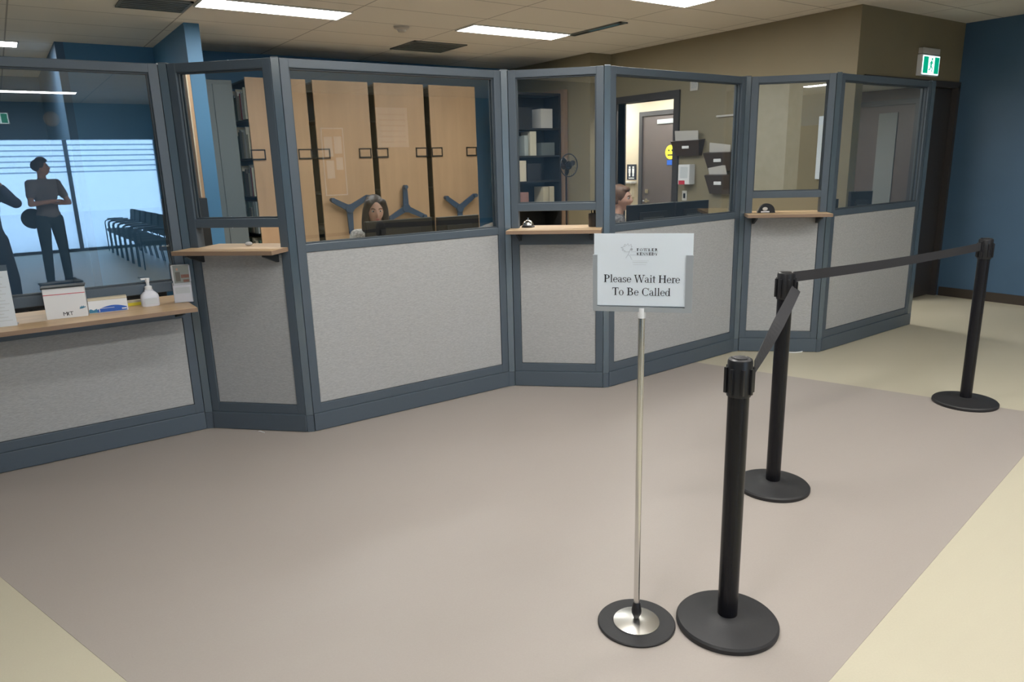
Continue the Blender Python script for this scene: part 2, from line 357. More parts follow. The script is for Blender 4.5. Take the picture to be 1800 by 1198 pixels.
# ------------------------------------------------------------------ reception screens
CR = [Vector(v) for v in ((-.638, 4.653), (.877, 4.653), (1.357, 4.160), (2.873, 4.141), (3.365, 3.658), (4.883, 3.717), (5.364, 3.248), (6.871, 3.278))]
TOP = 2.19; TH = .07; TR = .026
def panel(a, b, kind, label):
    d = b - a; L = d.length; ang = math.atan2(d.y, d.x)
    t = thing('partition_panel', label, 'partition panel', (a.x, a.y, 0), ang, 'reception partition panels')
    l, r = TR, L - TR; s0, s1 = .078, L - .078; bv = .004
    f = MB().box(l, 0, .115, s0, TH, TOP, bv).box(s1, 0, .115, r, TH, TOP, bv).box(s0 - .003, .001, 2.14, s1 + .003, TH - .001, TOP - .001, bv).box(s0 - .003, .001, .115, s1 + .003, TH - .001, .175, bv)
    if kind == 'long': f.box(s0 - .003, .001, 1.112, s1 + .003, TH - .001, 1.16, bv); ft, g0 = 1.112, 1.16
    if kind == 'short': f.box(s0 - .003, .001, 1.108, s1 + .003, TH - .001, 1.124, bv).box(s0 - .003, .001, 1.266, s1 + .003, TH - .001, 1.318, bv); ft, g0 = 1.11, 1.318
    if kind == 'band': f.box(s0 - .003, .001, 1.034, s1 + .003, TH - .001, 1.124, bv).box(s0 - .003, .001, 1.266, s1 + .003, TH - .001, 1.318, bv); ft, g0 = 1.036, 1.318
    if kind == 'left': f.box(s0 - .003, .001, .73, s1 + .003, TH - .001, .80, bv).box(s0 - .003, .001, .90, s1 + .003, TH - .001, .96, bv); ft, g0 = .732, .96
    f.build('frame', 'frame', t)
    B(l, -.006, 0.004, r, TH + .006, .1148, .004).build('base_raceway', 'frame', t)
    B(s0 + .001, .007, .176, s1 - .001, TH - .007, ft, .006).build('fabric_panel', 'fabric', t)
    # dark glazing bead around the pane
    z = 2.14; gb = MB()
    for y0 in (.016, .045):
        gb.box(s0, y0, g0, s0 + .008, y0 + .01, z).box(s1 - .008, y0, g0, s1, y0 + .01, z).box(s0 + .008, y0, z - .008, s1 - .008, y0 + .01, z).box(s0 + .008, y0, g0, s1 - .008, y0 + .01, g0 + .008)
    gb.build('glazing_bead', 'frame_dark', t)
    B(s0 + .002, .033, g0, s1 - .002, .039, 2.14).build('glass_pane', 'glass', t)
    return t
kinds = ['left', 'short', 'long', 'band', 'long', 'short', 'long']
labs = ['leftmost wide partition panel, with tall glass over a low counter ledge',
        'narrow darker partition panel turned away, between the left counter and the wooden shelving',
        'wide partition panel in front of the maple shelving and the seated woman in grey',
        'narrow partition panel with the black bookcase behind its glass',
        'wide partition panel behind the waiting sign, washroom doorway seen through its glass',
        'narrow partition panel behind the middle belt post',
        'rightmost wide partition panel, beside the dark exit door']
for i, (k, lb) in enumerate(zip(kinds, labs)): panel(CR[i], CR[i + 1], k, lb)
plabs = ['slate corner post at the right end of the left counter ledge', 'slate corner post nearest the camera, left of the widest fabric panel', 'slate corner post right of the seated woman in grey, in a fold',
         'pale shining corner post left of the waiting sign', 'slate corner post in a fold behind the belt posts', 'slate corner post right of the black cap-shaped object', 'slate end post by the exit door']
for i, lb in enumerate(plabs):
    c = CR[i + 1]; d1_ = (c - CR[i]).normalized(); n1 = Vector((-d1_.y, d1_.x))
    q = TR - .003
    if i < 6:
        d2_ = (CR[i + 2] - c).normalized(); n2 = Vector((-d2_.y, d2_.x)); bis = (n1 + n2).normalized()
        conv = (d1_.x * d2_.y - d1_.y * d2_.x) > 0
        pts = [-d1_ * q, d2_ * q, d2_ * q + n2 * (.020 if conv else .07), bis * (.03 if conv else .09), -d1_ * q + n1 * (.020 if conv else .07)]
    else: pts = [-d1_ * q, d1_ * .045, d1_ * .045 + n1 * TH, -d1_ * q + n1 * TH]
    p = thing('corner_post', lb, 'post', (c.x, c.y, 0), 0, 'partition corner posts')
    MB().prism(pts, .11, TOP).build('column', 'post_gloss', p)
    MB().prism([v * 1.02 for v in pts], .0, .108).build('base_cover', 'frame', p)
    MB().prism([v * .98 for v in pts], TOP + .0005, TOP + .006).build('cap', 'alu' if i == 3 else 'frame', p)

# ------------------------------------------------------------------ counter ledges
def ledge(a, b, u0, u1, dep, inn, z, label):
    d = b - a; ang = math.atan2(d.y, d.x)
    t = thing('counter_ledge', label, 'counter ledge', (a.x, a.y, z), ang, 'wood-look transaction ledges')
    MB().prism([(u0, -dep), (u1, -dep), (u1, inn), (u0 + .045, inn), (u0 + .045, -.004), (u0, -.004)], -.024, 0).build('shelf_board', 'ledge', t)
    MB().box(u0 - .0015, -dep - .0015, -.0235, u1 + .0015, -dep, -.0005).box(u1, -dep, -.0235, u1 + .0015, inn, -.0005).box(u0 - .0015, -dep, -.0235, u0, -.004, -.0005).build('edge_band', 'edge', t)
    for u in (u0 + .07, u1 - .07):
        MB().prismxz([(0, 0), (0, 0)], 0, 0) if False else None
        q = MB(); v = [(0, -.024), (0, -.085), (-.012, -.085), (-dep + .03, -.036), (-dep + .03, -.024)]
        lo = [q.b.verts.new((u - .008, yy - .001, zz - .0005)) for yy, zz in v]; hi = [q.b.verts.new((u + .008, yy - .001, zz - .0005)) for yy, zz in v]
        q._face(lo); q._face(hi[::-1])
        for k in range(5): q._face([lo[k], lo[(k + 1) % 5], hi[(k + 1) % 5], hi[k]])
        q.build('bracket', 'bracket', t)
    return t
ledge(CR[0], CR[1], .03, 1.475, .275, .30, .83, 'long low wood ledge at the left, holding the white box and hand sanitizer')
ledge(CR[1], CR[2], .03, .655, .19, .22, 1.15, 'empty high wood ledge on the darker narrow panel')
ledge(CR[3], CR[4], .02, .655, .19, .22, 1.15, 'high wood ledge left of the waiting sign, with a call bell and pen cup')
ledge(CR[5], CR[6], .02, .645, .20, .22, 1.15, 'high wood ledge behind the middle belt post, farthest of the ledges')

# ------------------------------------------------------------------ belt posts
def stanchion(x, y, h, R, label, belt_to=None):
    t = thing('belt_stanchion', label, 'belt post', (x, y, 0), 0, 'black belt barrier posts')
    MB().lathe([(0, .001), (R, .001), (R + .002, .006), (R + .002, .017), (R - .004, .024), (R * .6, .034), (R * .36, .040), (R * .3, .0445), (0, .0445)], n=64).build('base', 'blackmat', t)
    MB().lathe([(.0, .042), (.034, .042), (.034, h - .11), (0, h - .11)], n=32).build('post_tube', 'post', t)
    hd = MB().lathe([(0, h - .125), (.0385, h - .125), (.0395, h - .118), (.0395, h - .012), (.037, h - .004), (.030, h), (.026, h - .003), (0, h - .003)], n=36)
    for k in range(4):
        a = k * PI / 2 + ANG
        ca, sa = math.cos(a), math.sin(a)
        for o_ in (-.017, .017):
            px, py = ca * .0395 - sa * o_, sa * .0395 + ca * o_
            hd.box(px - .005, py - .005, h - .115, px + .005, py + .005, h - .03, .0015)
    hd.build('belt_head', 'black', t)
    cr = MB()
    for k in range(3):
        a = k * PI / 3; cr.box(-.02, -.0015, 0, .02, .0015, .002)
    cr.lathe([(0, -.002), (.022, -.002), (.022, .002), (.018, .0035), (0, .0035)], n=24)
    o = cr.build('top_cap', 'blackmat', t); o.location = (0, 0, h - .001)
    return t
def belt(parent, p0, p1, z0, z1, sag, off0, off1, tw=0, side=0):
    p0 = Vector(p0); p1 = Vector(p1); d = (p1 - p0); L = d.length; u = d / L; nrm = Vector((-u.y, u.x))
    q = MB(); N = 24; rows = []
    for i in range(N + 1):
        s_ = i / N; dist = off0 + (L - off0 - off1) * s_
        c = p0 + u * dist; z = z0 + (z1 - z0) * s_ - sag * 4 * s_ * (1 - s_)
        th = tw * min(1, 2.0 * s_); c = c - nrm * (side * (.88 + .12 * s_) if side else 0)
        rows.append([q.b.verts.new((c.x - parent.location.x + nrm.x * (w_ * math.cos(th) + h_ * math.sin(th)), c.y - parent.location.y + nrm.y * (w_ * math.cos(th) + h_ * math.sin(th)), z + h_ * math.cos(th) - w_ * math.sin(th))) for w_, h_ in ((-.0008, -.024), (.0008, -.024), (.0008, .024), (-.0008, .024))])
    for A, B_ in zip(rows, rows[1:]):
        for k in range(4): q._face([A[k], A[(k + 1) % 4], B_[(k + 1) % 4], B_[k]])
    q._face(rows[0][::-1]); q._face(rows[-1])
    q.build('belt', 'belt', parent)
    e = p1 - u * off1 - nrm * side - Vector((parent.location.x, parent.location.y)); cl = MB()
    zz = z1
    aa = e - u * .012; bb = e + u * .004
    pts = [aa + nrm * .006, aa - nrm * .006, bb - nrm * .006, bb + nrm * .006]
    cl.prism(pts, zz - .03, zz + .03).build('belt_clip', 'black', parent)
ANG = math.atan2(.559, 1.049)
s0 = stanchion(1.852, 1.387, .969, .172, 'nearest black belt post, beside the sign stand')
s1 = stanchion(2.901, 1.946, 1.073, .172, 'middle black belt post, where the belt turns a corner')
s2 = stanchion(4.918, 1.933, 1.066, .186, 'farthest black belt post, in front of the blue wall')
belt(s0, (1.852, 1.387), (2.901, 1.946), .938, 1.000, .008, .012, .0, tw=.8, side=.0475)
belt(s1, (2.901, 1.946), (4.918, 1.933), 1.045, 1.020, .012, .036, .052)

# ------------------------------------------------------------------ sign stand
SG = thing('sign_stand', 'chrome-poled sign stand with a white paper reading Please Wait Here To Be Called', 'sign stand', (1.601, 1.579, 0), math.radians(-50))
MB().lathe([(0, .001), (.133, .001), (.135, .004), (.135, .008), (.132, .011), (0, .011)], n=64).build('rubber_base', 'blackmat', SG)
MB().lathe([(0, .0115), (.080, .0115), (.080, .014), (.06, .018), (.02, .024), (0, .024)], n=64).build('steel_plate', 'steel', SG)
MB().lathe([(0, .024), (.009, .024), (.012, .034), (.017, .045), (.0175, .056), (.0135, .082), (.0115, .088), (0, .088)], n=24).build('pole_coupler', 'black', SG)
MB().cyl((0, 0, .085), (0, 0, 1.125), .0105, n=28).build('pole', 'chrome', SG)
MB().lathe([(0, 1.105), (.012, 1.105), (.013, 1.118), (.013, 1.138), (0, 1.138)], n=24).build('pole_cap', 'white', SG)
# holder: grey channel and back plate
hx = .1515; z0, z1 = 1.128, 1.305
fr = MB().box(-hx, .0, z0, hx, .004, z1).box(-hx - .002, -.010, z0 - .002, -hx + .012, 0, z1).box(hx - .020, -.010, z0 - .002, hx + .002, 0, z1).box(-hx + .012, -.010, z0 - .002, hx - .02, 0, z0 + .013)
fr.build('sign_holder', 'alu', SG)
pp = B(-.150, -.0062, 1.145, .152, -.0042, 1.371).build('paper_sheet', 'paper', SG)
# -- serif lettering, built stroke by stroke
class Glyphs:
    def __init__(s): s.q = MB(); s.T = .115; s.t = .045
    def poly(s, pts): s.q.prismxz([(s.ox + p[0] * s.em, s.oz + p[1] * s.em) for p in pts], s.y, s.y + .0008)
    def v(s, x, y0, y1, w=None): w = w or s.T; s.poly([(x, y0), (x + w, y0), (x + w, y1), (x, y1)])
    def h(s, x0, x1, y, w=None): w = w or s.t; s.poly([(x0, y), (x1, y), (x1, y + w), (x0, y + w)])
    def l(s, x0, y0, x1, y1, w): s.poly([(x0, y0), (x0 + w, y0), (x1 + w, y1), (x1, y1)])
    def arc(s, cx, cy, rx, ry, a0, a1, T=None, t=None, n=14):
        T = T or s.T; t = t or s.t; o = []; i_ = []
        for k in range(n + 1):
            a = math.radians(a0 + (a1 - a0) * k / n); c, s_ = math.cos(a), math.sin(a); wd = t + (T - t) * c * c
            o.append((cx + rx * c, cy + ry * s_)); i_.append((cx + (rx - wd) * c, cy + (ry - max(t, wd * .6)) * s_))
        for k in range(n): s.poly([o[k], o[k + 1], i_[k + 1], i_[k]])
    def sf(s, x, y, w=.20, up=False): s.h(x - w / 2, x + w / 2, y, .025)
    def put(s, ch):
        CAP, XH = .66, .45; A = s
        if ch == ' ': return .27
        if ch == 'P': A.v(.10, 0, CAP); A.sf(.15, 0, .24); A.h(.03, .30, CAP - .03); A.h(.18, .32, .30); A.arc(.30, .483, .22, .178, -90, 90); return .58
        if ch == 'l': A.v(.09, 0, .69, .085); A.sf(.13, 0, .22); A.l(.03, .63, .09, .665, .06); return .28
        if ch == 'e': A.arc(.22, .22, .19, .23, 0, 325, .085, .03); A.h(.08, .40, .235, .03); return .44
        if ch == 'a': A.arc(.19, .30, .15, .15, 10, 160, .08, .03); A.v(.26, .05, .32, .08); A.arc(.19, .13, .16, .135, 60, 320, .085, .03); A.l(.33, 0, .40, .05, .05); A.h(.28, .40, 0, .03); return .44
        if ch == 's': A.arc(.18, .335, .14, .115, 20, 270, .07, .035); A.arc(.18, .12, .15, .125, -160, 90, .08, .035); A.v(.31, .32, .43, .025); A.v(.03, .0, .13, .025); return .38
        if ch == 'W':
            A.l(.23, 0, .05, CAP - .02, .09); A.l(.23, 0, .42, CAP - .02, .04); A.l(.60, 0, .40, CAP - .02, .09); A.l(.60, 0, .80, CAP - .02, .04)
            A.h(0, .23, CAP - .03); A.h(.36, .56, CAP - .03); A.h(.72, .93, CAP - .03); return .92
        if ch == 'i': A.v(.09, 0, XH, .085); A.sf(.13, 0, .22); A.l(.03, .40, .09, .43, .06); A.arc(.135, .60, .055, .055, 0, 360, .05, .05, 10); return .28
        if ch == 't': A.v(.09, .06, .58, .08); A.h(.01, .26, .415); A.arc(.19, .10, .10, .11, 180, 300, .08, .04); return .28
        if ch == 'H': A.v(.10, 0, CAP); A.v(.50, 0, CAP); A.h(.15, .55, .33); [A.sf(x, y, .24) for x in (.15, .55) for y in (0, CAP - .025)]; return .72
        if ch == 'r': A.v(.09, 0, XH, .085); A.sf(.13, 0, .22); A.l(.03, .40, .09, .43, .06); A.arc(.27, .33, .11, .11, 30, 150, .06, .05); return .34
        if ch == 'T': A.v(.26, 0, CAP); A.sf(.31, 0, .24); A.h(.04, .58, CAP - .035); A.v(.04, CAP - .16, CAP, .03); A.v(.55, CAP - .16, CAP, .03); return .61
        if ch == 'o': A.arc(.23, .22, .20, .23, 0, 360, .085, .03, 24); return .48
        if ch == 'B': A.v(.10, 0, CAP); A.h(.02, .34, CAP - .03); A.h(.02, .34, 0); A.h(.18, .34, .33); A.arc(.32, .50, .19, .16, -90, 90); A.arc(.33, .175, .23, .178, -90, 90); return .64
        if ch == 'C': A.arc(.35, .33, .31, .345, 42, 318, .11, .035, 24); A.v(.585, .44, .67, .03); return .66
        if ch == 'd': A.arc(.21, .22, .18, .23, 0, 360, .085, .03, 20); A.v(.32, .0, .69, .085); A.l(.27, .63, .32, .665, .06); A.h(.32, .46, 0, .03); return .49
        if ch == 'F': A.v(.10, 0, CAP); A.sf(.15, 0, .24); A.h(.03, .52, CAP - .035); A.h(.15, .42, .33); A.v(.50, .50, CAP, .03); A.v(.40, .26, .42, .03); return .56
        if ch == 'O': A.arc(.36, .33, .33, .345, 0, 360, .11, .035, 28); return .73
        if ch == 'L': A.v(.10, 0, CAP); A.sf(.15, CAP - .025, .24); A.h(.03, .55, 0); A.v(.53, 0, .18, .03); return .60
        if ch == 'E': A.v(.10, 0, CAP); A.h(.03, .54, CAP - .035); A.h(.03, .56, 0); A.h(.15, .42, .33); A.v(.52, .52, CAP, .03); A.v(.55, 0, .17, .03); A.v(.41, .26, .42, .03); return .61
        if ch == 'R': A.v(.10, 0, CAP); A.sf(.15, 0, .24); A.h(.03, .30, CAP - .03); A.h(.18, .32, .32); A.arc(.30, .49, .21, .17, -90, 90); A.l(.55, 0, .30, .33, .10); A.h(.52, .68, 0, .025); return .66
        if ch == 'K': A.v(.10, 0, CAP); [A.sf(.15, y, .24) for y in (0, CAP - .025)]; A.l(.20, .28, .52, CAP, .045); A.l(.58, 0, .28, .36, .10); A.h(.48, .74, 0, .025); A.h(.42, .68, CAP - .025, .025); return .72
        if ch == 'N': A.v(.12, 0, CAP, .04); A.v(.56, 0, CAP, .04); A.l(.52, 0, .10, CAP, .09); A.sf(.13, 0, .2); A.sf(.58, CAP - .025, .2); A.sf(.1, CAP - .025, .2); return .72
        if ch == 'D': A.v(.10, 0, CAP); A.h(.03, .32, CAP - .03); A.h(.03, .32, 0); A.arc(.31, .33, .37, .33, -90, 90, .11); return .72
        if ch == 'Y': A.v(.31, 0, .32); A.l(.31, .30, .07, CAP, .09); A.l(.36, .30, .58, CAP, .04); A.sf(.36, 0, .24); A.h(.0, .24, CAP - .025, .025); A.h(.50, .72, CAP - .025, .025); return .70
        return .5
    def line(s, txt, em, xc, z, width):
        s.em = em; s.y = -.0070; s.ox = 0; s.oz = z
        # dry widths
        W_ = {' ': .27, 'P': .58, 'l': .28, 'e': .44, 'a': .44, 's': .38, 'W': .92, 'i': .28, 't': .28, 'H': .72, 'r': .34, 'T': .61, 'o': .48, 'B': .64, 'C': .66, 'd': .49, 'F': .56, 'O': .73, 'L': .60, 'E': .61, 'R': .66, 'K': .72, 'N': .72, 'D': .72, 'Y': .70}
        tot = sum(W_[c] for c in txt) * em; ex = (width - tot) / (len(txt) - 1); x = xc - width / 2
        for c in txt:
            s.ox = x; x += s.put(c) * em + ex
def ux(px): return (px - 1130.5) / 175 * .303
def uz(py): return 1.371 - (py - 410) / 123 * .223
g = Glyphs(); g.line('Please Wait Here', .036, ux(1129.5), uz(494), .236); g.line('To Be Called', .036, ux(1129), uz(516.5), .182)
g.q.build('wait_here_lettering', 'ink', SG)
g = Glyphs(); g.T = .19; g.t = .08; g.line('FOWLER', .0125, ux(1138.5), uz(440), .064); g.line('KENNEDY', .0125, ux(1138.5), uz(447), .064); g.q.build('logo_lettering', 'ink', SG)
lg = MB()
def pln(q, pts, w, y=-.0070):
    for a, b in zip(pts, pts[1:]):
        a = Vector(a); b = Vector(b); d = b - a
        if d.length < 1e-7: continue
        n = Vector((-d.y, d.x)).normalized() * w / 2
        q.prismxz([tuple(a - n), tuple(b - n), tuple(b + n), tuple(a + n)], y, y + .0008)
leaf = [(1107, 441), (1099, 441), (1100, 439.5), (1094, 438), (1097, 436.5), (1092, 433.5), (1096, 433.5), (1097, 431), (1099.5, 432.5), (1098.5, 428), (1102, 430.5), (1104.5, 427), (1106, 431), (1110.5, 428), (1110, 432), (1112, 431.5), (1109, 437)]
pln(lg, [(ux(a), uz(b)) for a, b in leaf], .0009)
pln(lg, [(ux(1109), uz(437)), (ux(1105), uz(446)), (ux(1101), uz(452))], .0011); pln(lg, [(ux(1105), uz(446)), (ux(1109), uz(449)), (ux(1112), uz(455))], .0008)
pln(lg, [(ux(1110), uz(441)), (ux(1119), uz(441))], .0007); pln(lg, [(ux(1108), uz(446.5)), (ux(1119), uz(446.5))], .0007)
lg.prismxz([(ux(1111 + 2.2 * math.cos(a * PI / 6)), uz(437 - 2.2 * math.sin(a * PI / 6))) for a in range(12)], -.0070, -.0062)
lg.build('leaf_logo', 'greyink', SG)
sm = MB(); sm.box(ux(1113), -.0070, uz(456.6), ux(1142), -.0062, uz(456.0)).box(ux(1113), -.0070, uz(459.6), ux(1139), -.0062, uz(458.6)).box(ux(1114), -.0070, uz(463), ux(1137), -.0062, uz(462.4))
sm.build('small_print', 'lightink', SG)

# ------------------------------------------------------------------ things on the left ledge (top z = .83)
ZL = .8305
t = thing('cardboard_box', 'white box with a thin red line and black letters, on the left ledge', 'box', (.207, 4.565, ZL), math.radians(-7))
B(-.098, 0, 0, .098, .085, .168, .002).build('carton', 'white', t)
MB().box(-.0985, -.001, .132, .0985, .0, .1355).build('red_stripe', 'red', t)
B(-.104, -.006, .168, .104, .09, .176, .002).build('dark_lid', 'bracket', t)
text_mesh('lettering', 'M T', .030, 'ink', t, (.005, -.0006, .014), (PI / 2, 0, 0))
sl = MB(); pln(sl, [(.0, .013), (.008, .033)], .0035, -.0012); pln(sl, [(.0, .033), (.011, .013)], .002, -.0012); sl.build('letter_mark', 'ink', t)
lf = MB()
for a in range(5): pln(lf, [(.078, .048), (.078 + .016 * math.cos(.5 + a * .7), .048 + .012 * math.sin(.5 + a * .7))], .005, -.0012)
lf.build('blue_mark', 'teal', t)
t = thing('glove_box', 'low white and blue glove box standing right of the taller white box', 'box', (.412, 4.60, ZL), math.radians(-4))
B(-.098, 0, 0, .098, .10, .070, .002).build('carton', 'white', t)
B(-.098, .0, .0705, .098, .10, .082, .002).build('open_flap', 'paper_cream', t)
q = MB(); N = 14; top = [(-.060 + .152 * k / N, .012 + .026 * math.sin(PI * k / N * .8 + .2)) for k in range(N + 1)]
q.prismxz([(-.060, .003), (.092, .003)] + top[::-1], -.0014, 0); q.build('blue_swoosh', 'bluep', t)
q = MB(); q.prismxz([(-.097, .004), (-.055, .004), (-.058, .026), (-.075, .018), (-.088, .026), (-.097, .022)], -.0022, -.0004); q.build('hand_print', 'teal', t)
MB().box(.066, -.002, .010, .090, -.0014, .017).box(-.048, -.002, .006, -.044, -.0014, .026).box(-.048, -.002, .024, .03, -.0014, .026).build('white_print', 'white', t)
t = thing('card_holder', 'small stack of yellow and pink cards behind the hand sanitizer', 'card holder', (.575, 4.72, ZL))
B(-.05, 0, 0, .03, .03, .030, .002).build('cards', 'file0', t); B(-.05, -.003, .0, .03, 0, .018, .001).build('front_card', 'yellow', t)
t = thing('sanitizer_bottle', 'clear pump bottle of hand sanitizer on the left ledge', 'bottle', (.635, 4.64, ZL))
q = MB(); prof = [(.046, 0), (.049, .004), (.049, .055), (.046, .068), (.034, .082), (.024, .09), (.023, .098)]
rings = []
for hw, z in prof:
    hd_ = hw * .62; rings.append([q.b.verts.new((hw * (abs(math.cos(a)) ** .55) * (1 if math.cos(a) >= 0 else -1), hd_ * (abs(math.sin(a)) ** .55) * (1 if math.sin(a) >= 0 else -1), z)) for a in [2 * PI * k / 32 for k in range(32)]])
for a_, b_ in zip(rings, rings[1:]):
    for k in range(32):
        f = q._face([a_[k], a_[(k + 1) % 32], b_[(k + 1) % 32], b_[k]]); f.smooth = True
q._face(rings[0][::-1]); q._face(rings[-1]); q.build('bottle_body', 'clear', t)
B(-.034, -.0325, .014, .034, -.0305, .050, .0005).build('bottle_label', 'lightink', t)
MB().lathe([(0, .096), (.020, .096), (.020, .114), (.017, .118), (.0085, .120), (.0085, .142), (.0, .142)], n=24).build('pump_collar', 'white', t)
MB().lathe([(0, .140), (.010, .140), (.013, .158), (.014, .164), (0, .166)], n=20).box(-.034, -.008, .156, .0, .008, .166, .002).build('pump_head', 'white', t)
t = thing('brochure_holder', 'clear brochure holder with a photo leaflet, at the right end of the left ledge', 'brochure holder', (.815, 4.618, ZL), math.radians(-14))
q = MB().box(-.052, -.002, 0, .052, .038, .004).box(-.052, .034, .0, .052, .037, .22).box(-.052, -.002, 0, .052, .001, .105).box(-.052, -.002, 0, -.049, .037, .12).box(.049, -.002, 0, .052, .037, .12)
q.build('acrylic_stand', 'clear', t)
q = B(-.047, .020, .005, .047, .026, .225); q.build('leaflet', 'white', t)
q = MB(); q.box(-.040, .0185, .115, .046, .0200, .222); q.build('leaflet_photo', 'file6', t)
q = MB(); q.mi = 0
q.ell((-.018, .0195, .198), (.011, .0012, .014)); q.build('printed_face', 'skin', t)
MB().box(-.03, .0178, .125, -.004, .0184, .182).build('printed_jacket', 'file4', t)
MB().box(.0, .0178, .145, .044, .0184, .165).box(.01, .0178, .120, .042, .0184, .135).build('printed_figure', 'top_rose', t)
MB().box(-.040, -.0035, .055, .040, -.0022, .092).build('lower_print', 'lightink', t)
t = thing('leaflet_stand', 'white printed form in a stand, cut off by the left edge of the photo', 'leaflet stand', (-.075, 4.53, ZL), math.radians(-6))
B(-.09, 0, 0, .05, .006, .29, .001).build('printed_form', 'paper', t)
q = MB()
for k in range(14): q.box(-.08, -.001, .03 + k * .0175, .035 - (k * 37 % 5) * .008, 0, .034 + k * .0175)
q.build('print_lines', 'lightink', t)
B(-.09, 0.006, 0, .05, .07, .006, .001).build('stand_foot', 'clear', t)

# ------------------------------------------------------------------ things on the high ledges (top z = 1.15)
ZS = 1.1505
t = thing('call_bell', 'small chrome call bell at the left of the ledge beside the waiting sign', 'call bell', (3.02, 4.10, ZS), math.radians(-44))
MB().lathe([(0, 0), (.046, 0), (.048, .004), (.044, .008), (.042, .010), (0, .010)], n=32).build('bell_foot', 'black', t)
MB().lathe([(.040, .012), (.040, .018), (.034, .034), (.022, .046), (.008, .051), (0, .052)], n=32).build('bell_dome', 'chrome', t)
MB().cyl((0, 0, .05), (0, 0, .062), .004).cyl((0, 0, .060), (0, 0, .064), .009).build('bell_button', 'chrome', t)
t = thing('pen_cup', 'black pen cup at the right end of the ledge beside the waiting sign', 'pen cup', (3.345, 3.765, ZS), math.radians(-44))
MB().lathe([(0, 0), (.040, 0), (.042, .003), (.043, .090), (.040, .090), (.038, .008), (0, .008)], n=24).build('cup', 'black', t)
p_ = tag(MB().cyl((3.345, 3.765, 1.165), (3.385, 3.735, 1.31), .0045, n=10).build('ballpoint_pen', 'white'), 'white pen leaning out of the black pen cup', 'pen')
for k, (dx, dy) in enumerate(((-.02, .01), (-.01, -.015), (.012, .02))):
    tag(MB().cyl((3.345 + dx * .4, 3.765 + dy * .4, 1.165), (3.345 + dx, 3.765 + dy, 1.262 + .008 * k), .004, n=8).build('marker_pen', 'black'), 'dark pen standing in the black pen cup', 'pen', 'dark pens in the pen cup')
t = thing('tape_dispenser', 'dark dome-shaped tape dispenser with a white front on the ledge behind the middle belt post', 'tape dispenser', (5.02, 3.60, ZS), math.radians(-44))
q = MB(); q.prismxz([(-.06, 0), (.075, 0), (.072, .015)] + [(.01 + .062 * math.cos(a), .012 + .062 * math.sin(a)) for a in [PI * k / 12 for k in range(1, 12)]] + [(-.06, .012)], -.025, .025); q.build('housing', 'black', t)
B(-.035, -.030, .004, .03, -.0255, .014, .001).build('white_front', 'white', t)
q = MB(); q.ell((-.004, -.0265, .032), (.020, .002, .014)); q.build('pale_emblem', 'offwhite', t)
t = thing('card_tray', 'tiny white object inside the opening above the empty high ledge', 'card tray', (1.19, 4.46, ZS))
MB().ell((0, 0, .012), (.022, .016, .012)).build('tray', 'white', t)

# ------------------------------------------------------------------ office desks and monitors
def desk(x0, y0, x1, y1, label):
    t = thing('office_desk', label, 'desk', ((x0 + x1) / 2, (y0 + y1) / 2, 0), 0, 'reception desks behind the screens'); a, b = (x1 - x0) / 2, (y1 - y0) / 2
    B(-a, -b, .715, a, b, .745, .004).build('worktop', 'ledge', t)
    for sx in (-1, 1): B(sx * (a - .03) - .015, -b + .03, 0, sx * (a - .03) + .015, b - .03, .714).build('side_panel', 'greymetal', t)
    B(-a + .05, -b + .05, .30, a - .05, -b + .065, .71).build('modesty_panel', 'greymetal', t)
desk(1.65, 4.28, 3.35, 5.36, 'wood-topped desk behind the wide panel with the seated woman in grey')
desk(3.85, 3.83, 5.45, 4.85, 'wood-topped desk behind the wide panel with the waiting sign in front')
desk(5.60, 3.42, 6.55, 3.82, 'small desk behind the rightmost panels')
t = thing('added_dark_block', 'added low black block that darkens the left counter opening', 'cabinet', (.05, 5.30, 0))  # added black block so the gap above the left ledge looks dark
B(-.75, -.22, 0, .75, .22, .86, .006).build('body', 'shelfblack', t); MB().box(-.70, -.235, .05, -.01, -.221, .82, .003).build('door', 'shelfblack', t); MB().box(.01, -.235, .05, .70, -.221, .82, .003).build('door', 'shelfblack', t)
o = MB().tube([(-.012, .022, .004), (-.004, .008, .007), (.004, -.008, .005), (.012, -.022, .003)], .0028, 6).build('paper_scrap', 'white'); o.location = (1.11, 4.36, 0); tag(o, 'tiny white scrap on the floor below the darker narrow panel', 'scrap')
o = MB().tube([(5.13, 3.47, .006), (5.15, 3.40, .006), (5.19, 3.352, .006), (5.25, 3.335, .006), (5.31, 3.345, .006), (5.345, 3.27, .006)], .005, 8).build('floor_cable', 'white'); tag(o, 'white cable peeking out on the floor under the farthest narrow panel', 'cable')
def monitor(x, y, w_, ztop, label, rz=0, zd=.745):
    t = thing('computer_monitor', label, 'monitor', (x, y, zd), rz, 'black computer monitors')
    zt = ztop - zd; hh = .34
    B(-w_ / 2, -.02, zt - hh, w_ / 2, .018, zt, .006).build('casing', 'black', t)
    B(-w_ / 2 + .015, .018, zt - hh + .02, w_ / 2 - .015, .020, zt - .015).build('screen', 'shelfblack', t)
    MB().box(-w_ * .3, -.035, zt - hh * .75, w_ * .3, -.02, zt - hh * .2, .005).build('rear_housing', 'blackmat', t)
    q = MB()
    for k in range(6): q.box(-w_ * .22, -.0355, zt - hh * .35 - k * .008, w_ * .22, -.035, zt - hh * .35 - k * .008 + .003)
    q.build('vent_slots', 'greymetal', t)
    MB().box(-.025, -.03, .01, .025, -.012, zt - hh * .5).box(-.11, -.09, 0, .11, .08, .012, .004).build('stand', 'black', t)
    B(-w_ / 2, -.0215, zt - .004, w_ / 2, -.0195, zt - .001).build('bezel_edge', 'greymetal', t)
monitor(2.56, 5.20, .58, 1.185, 'black monitor in front of the seated woman in grey')
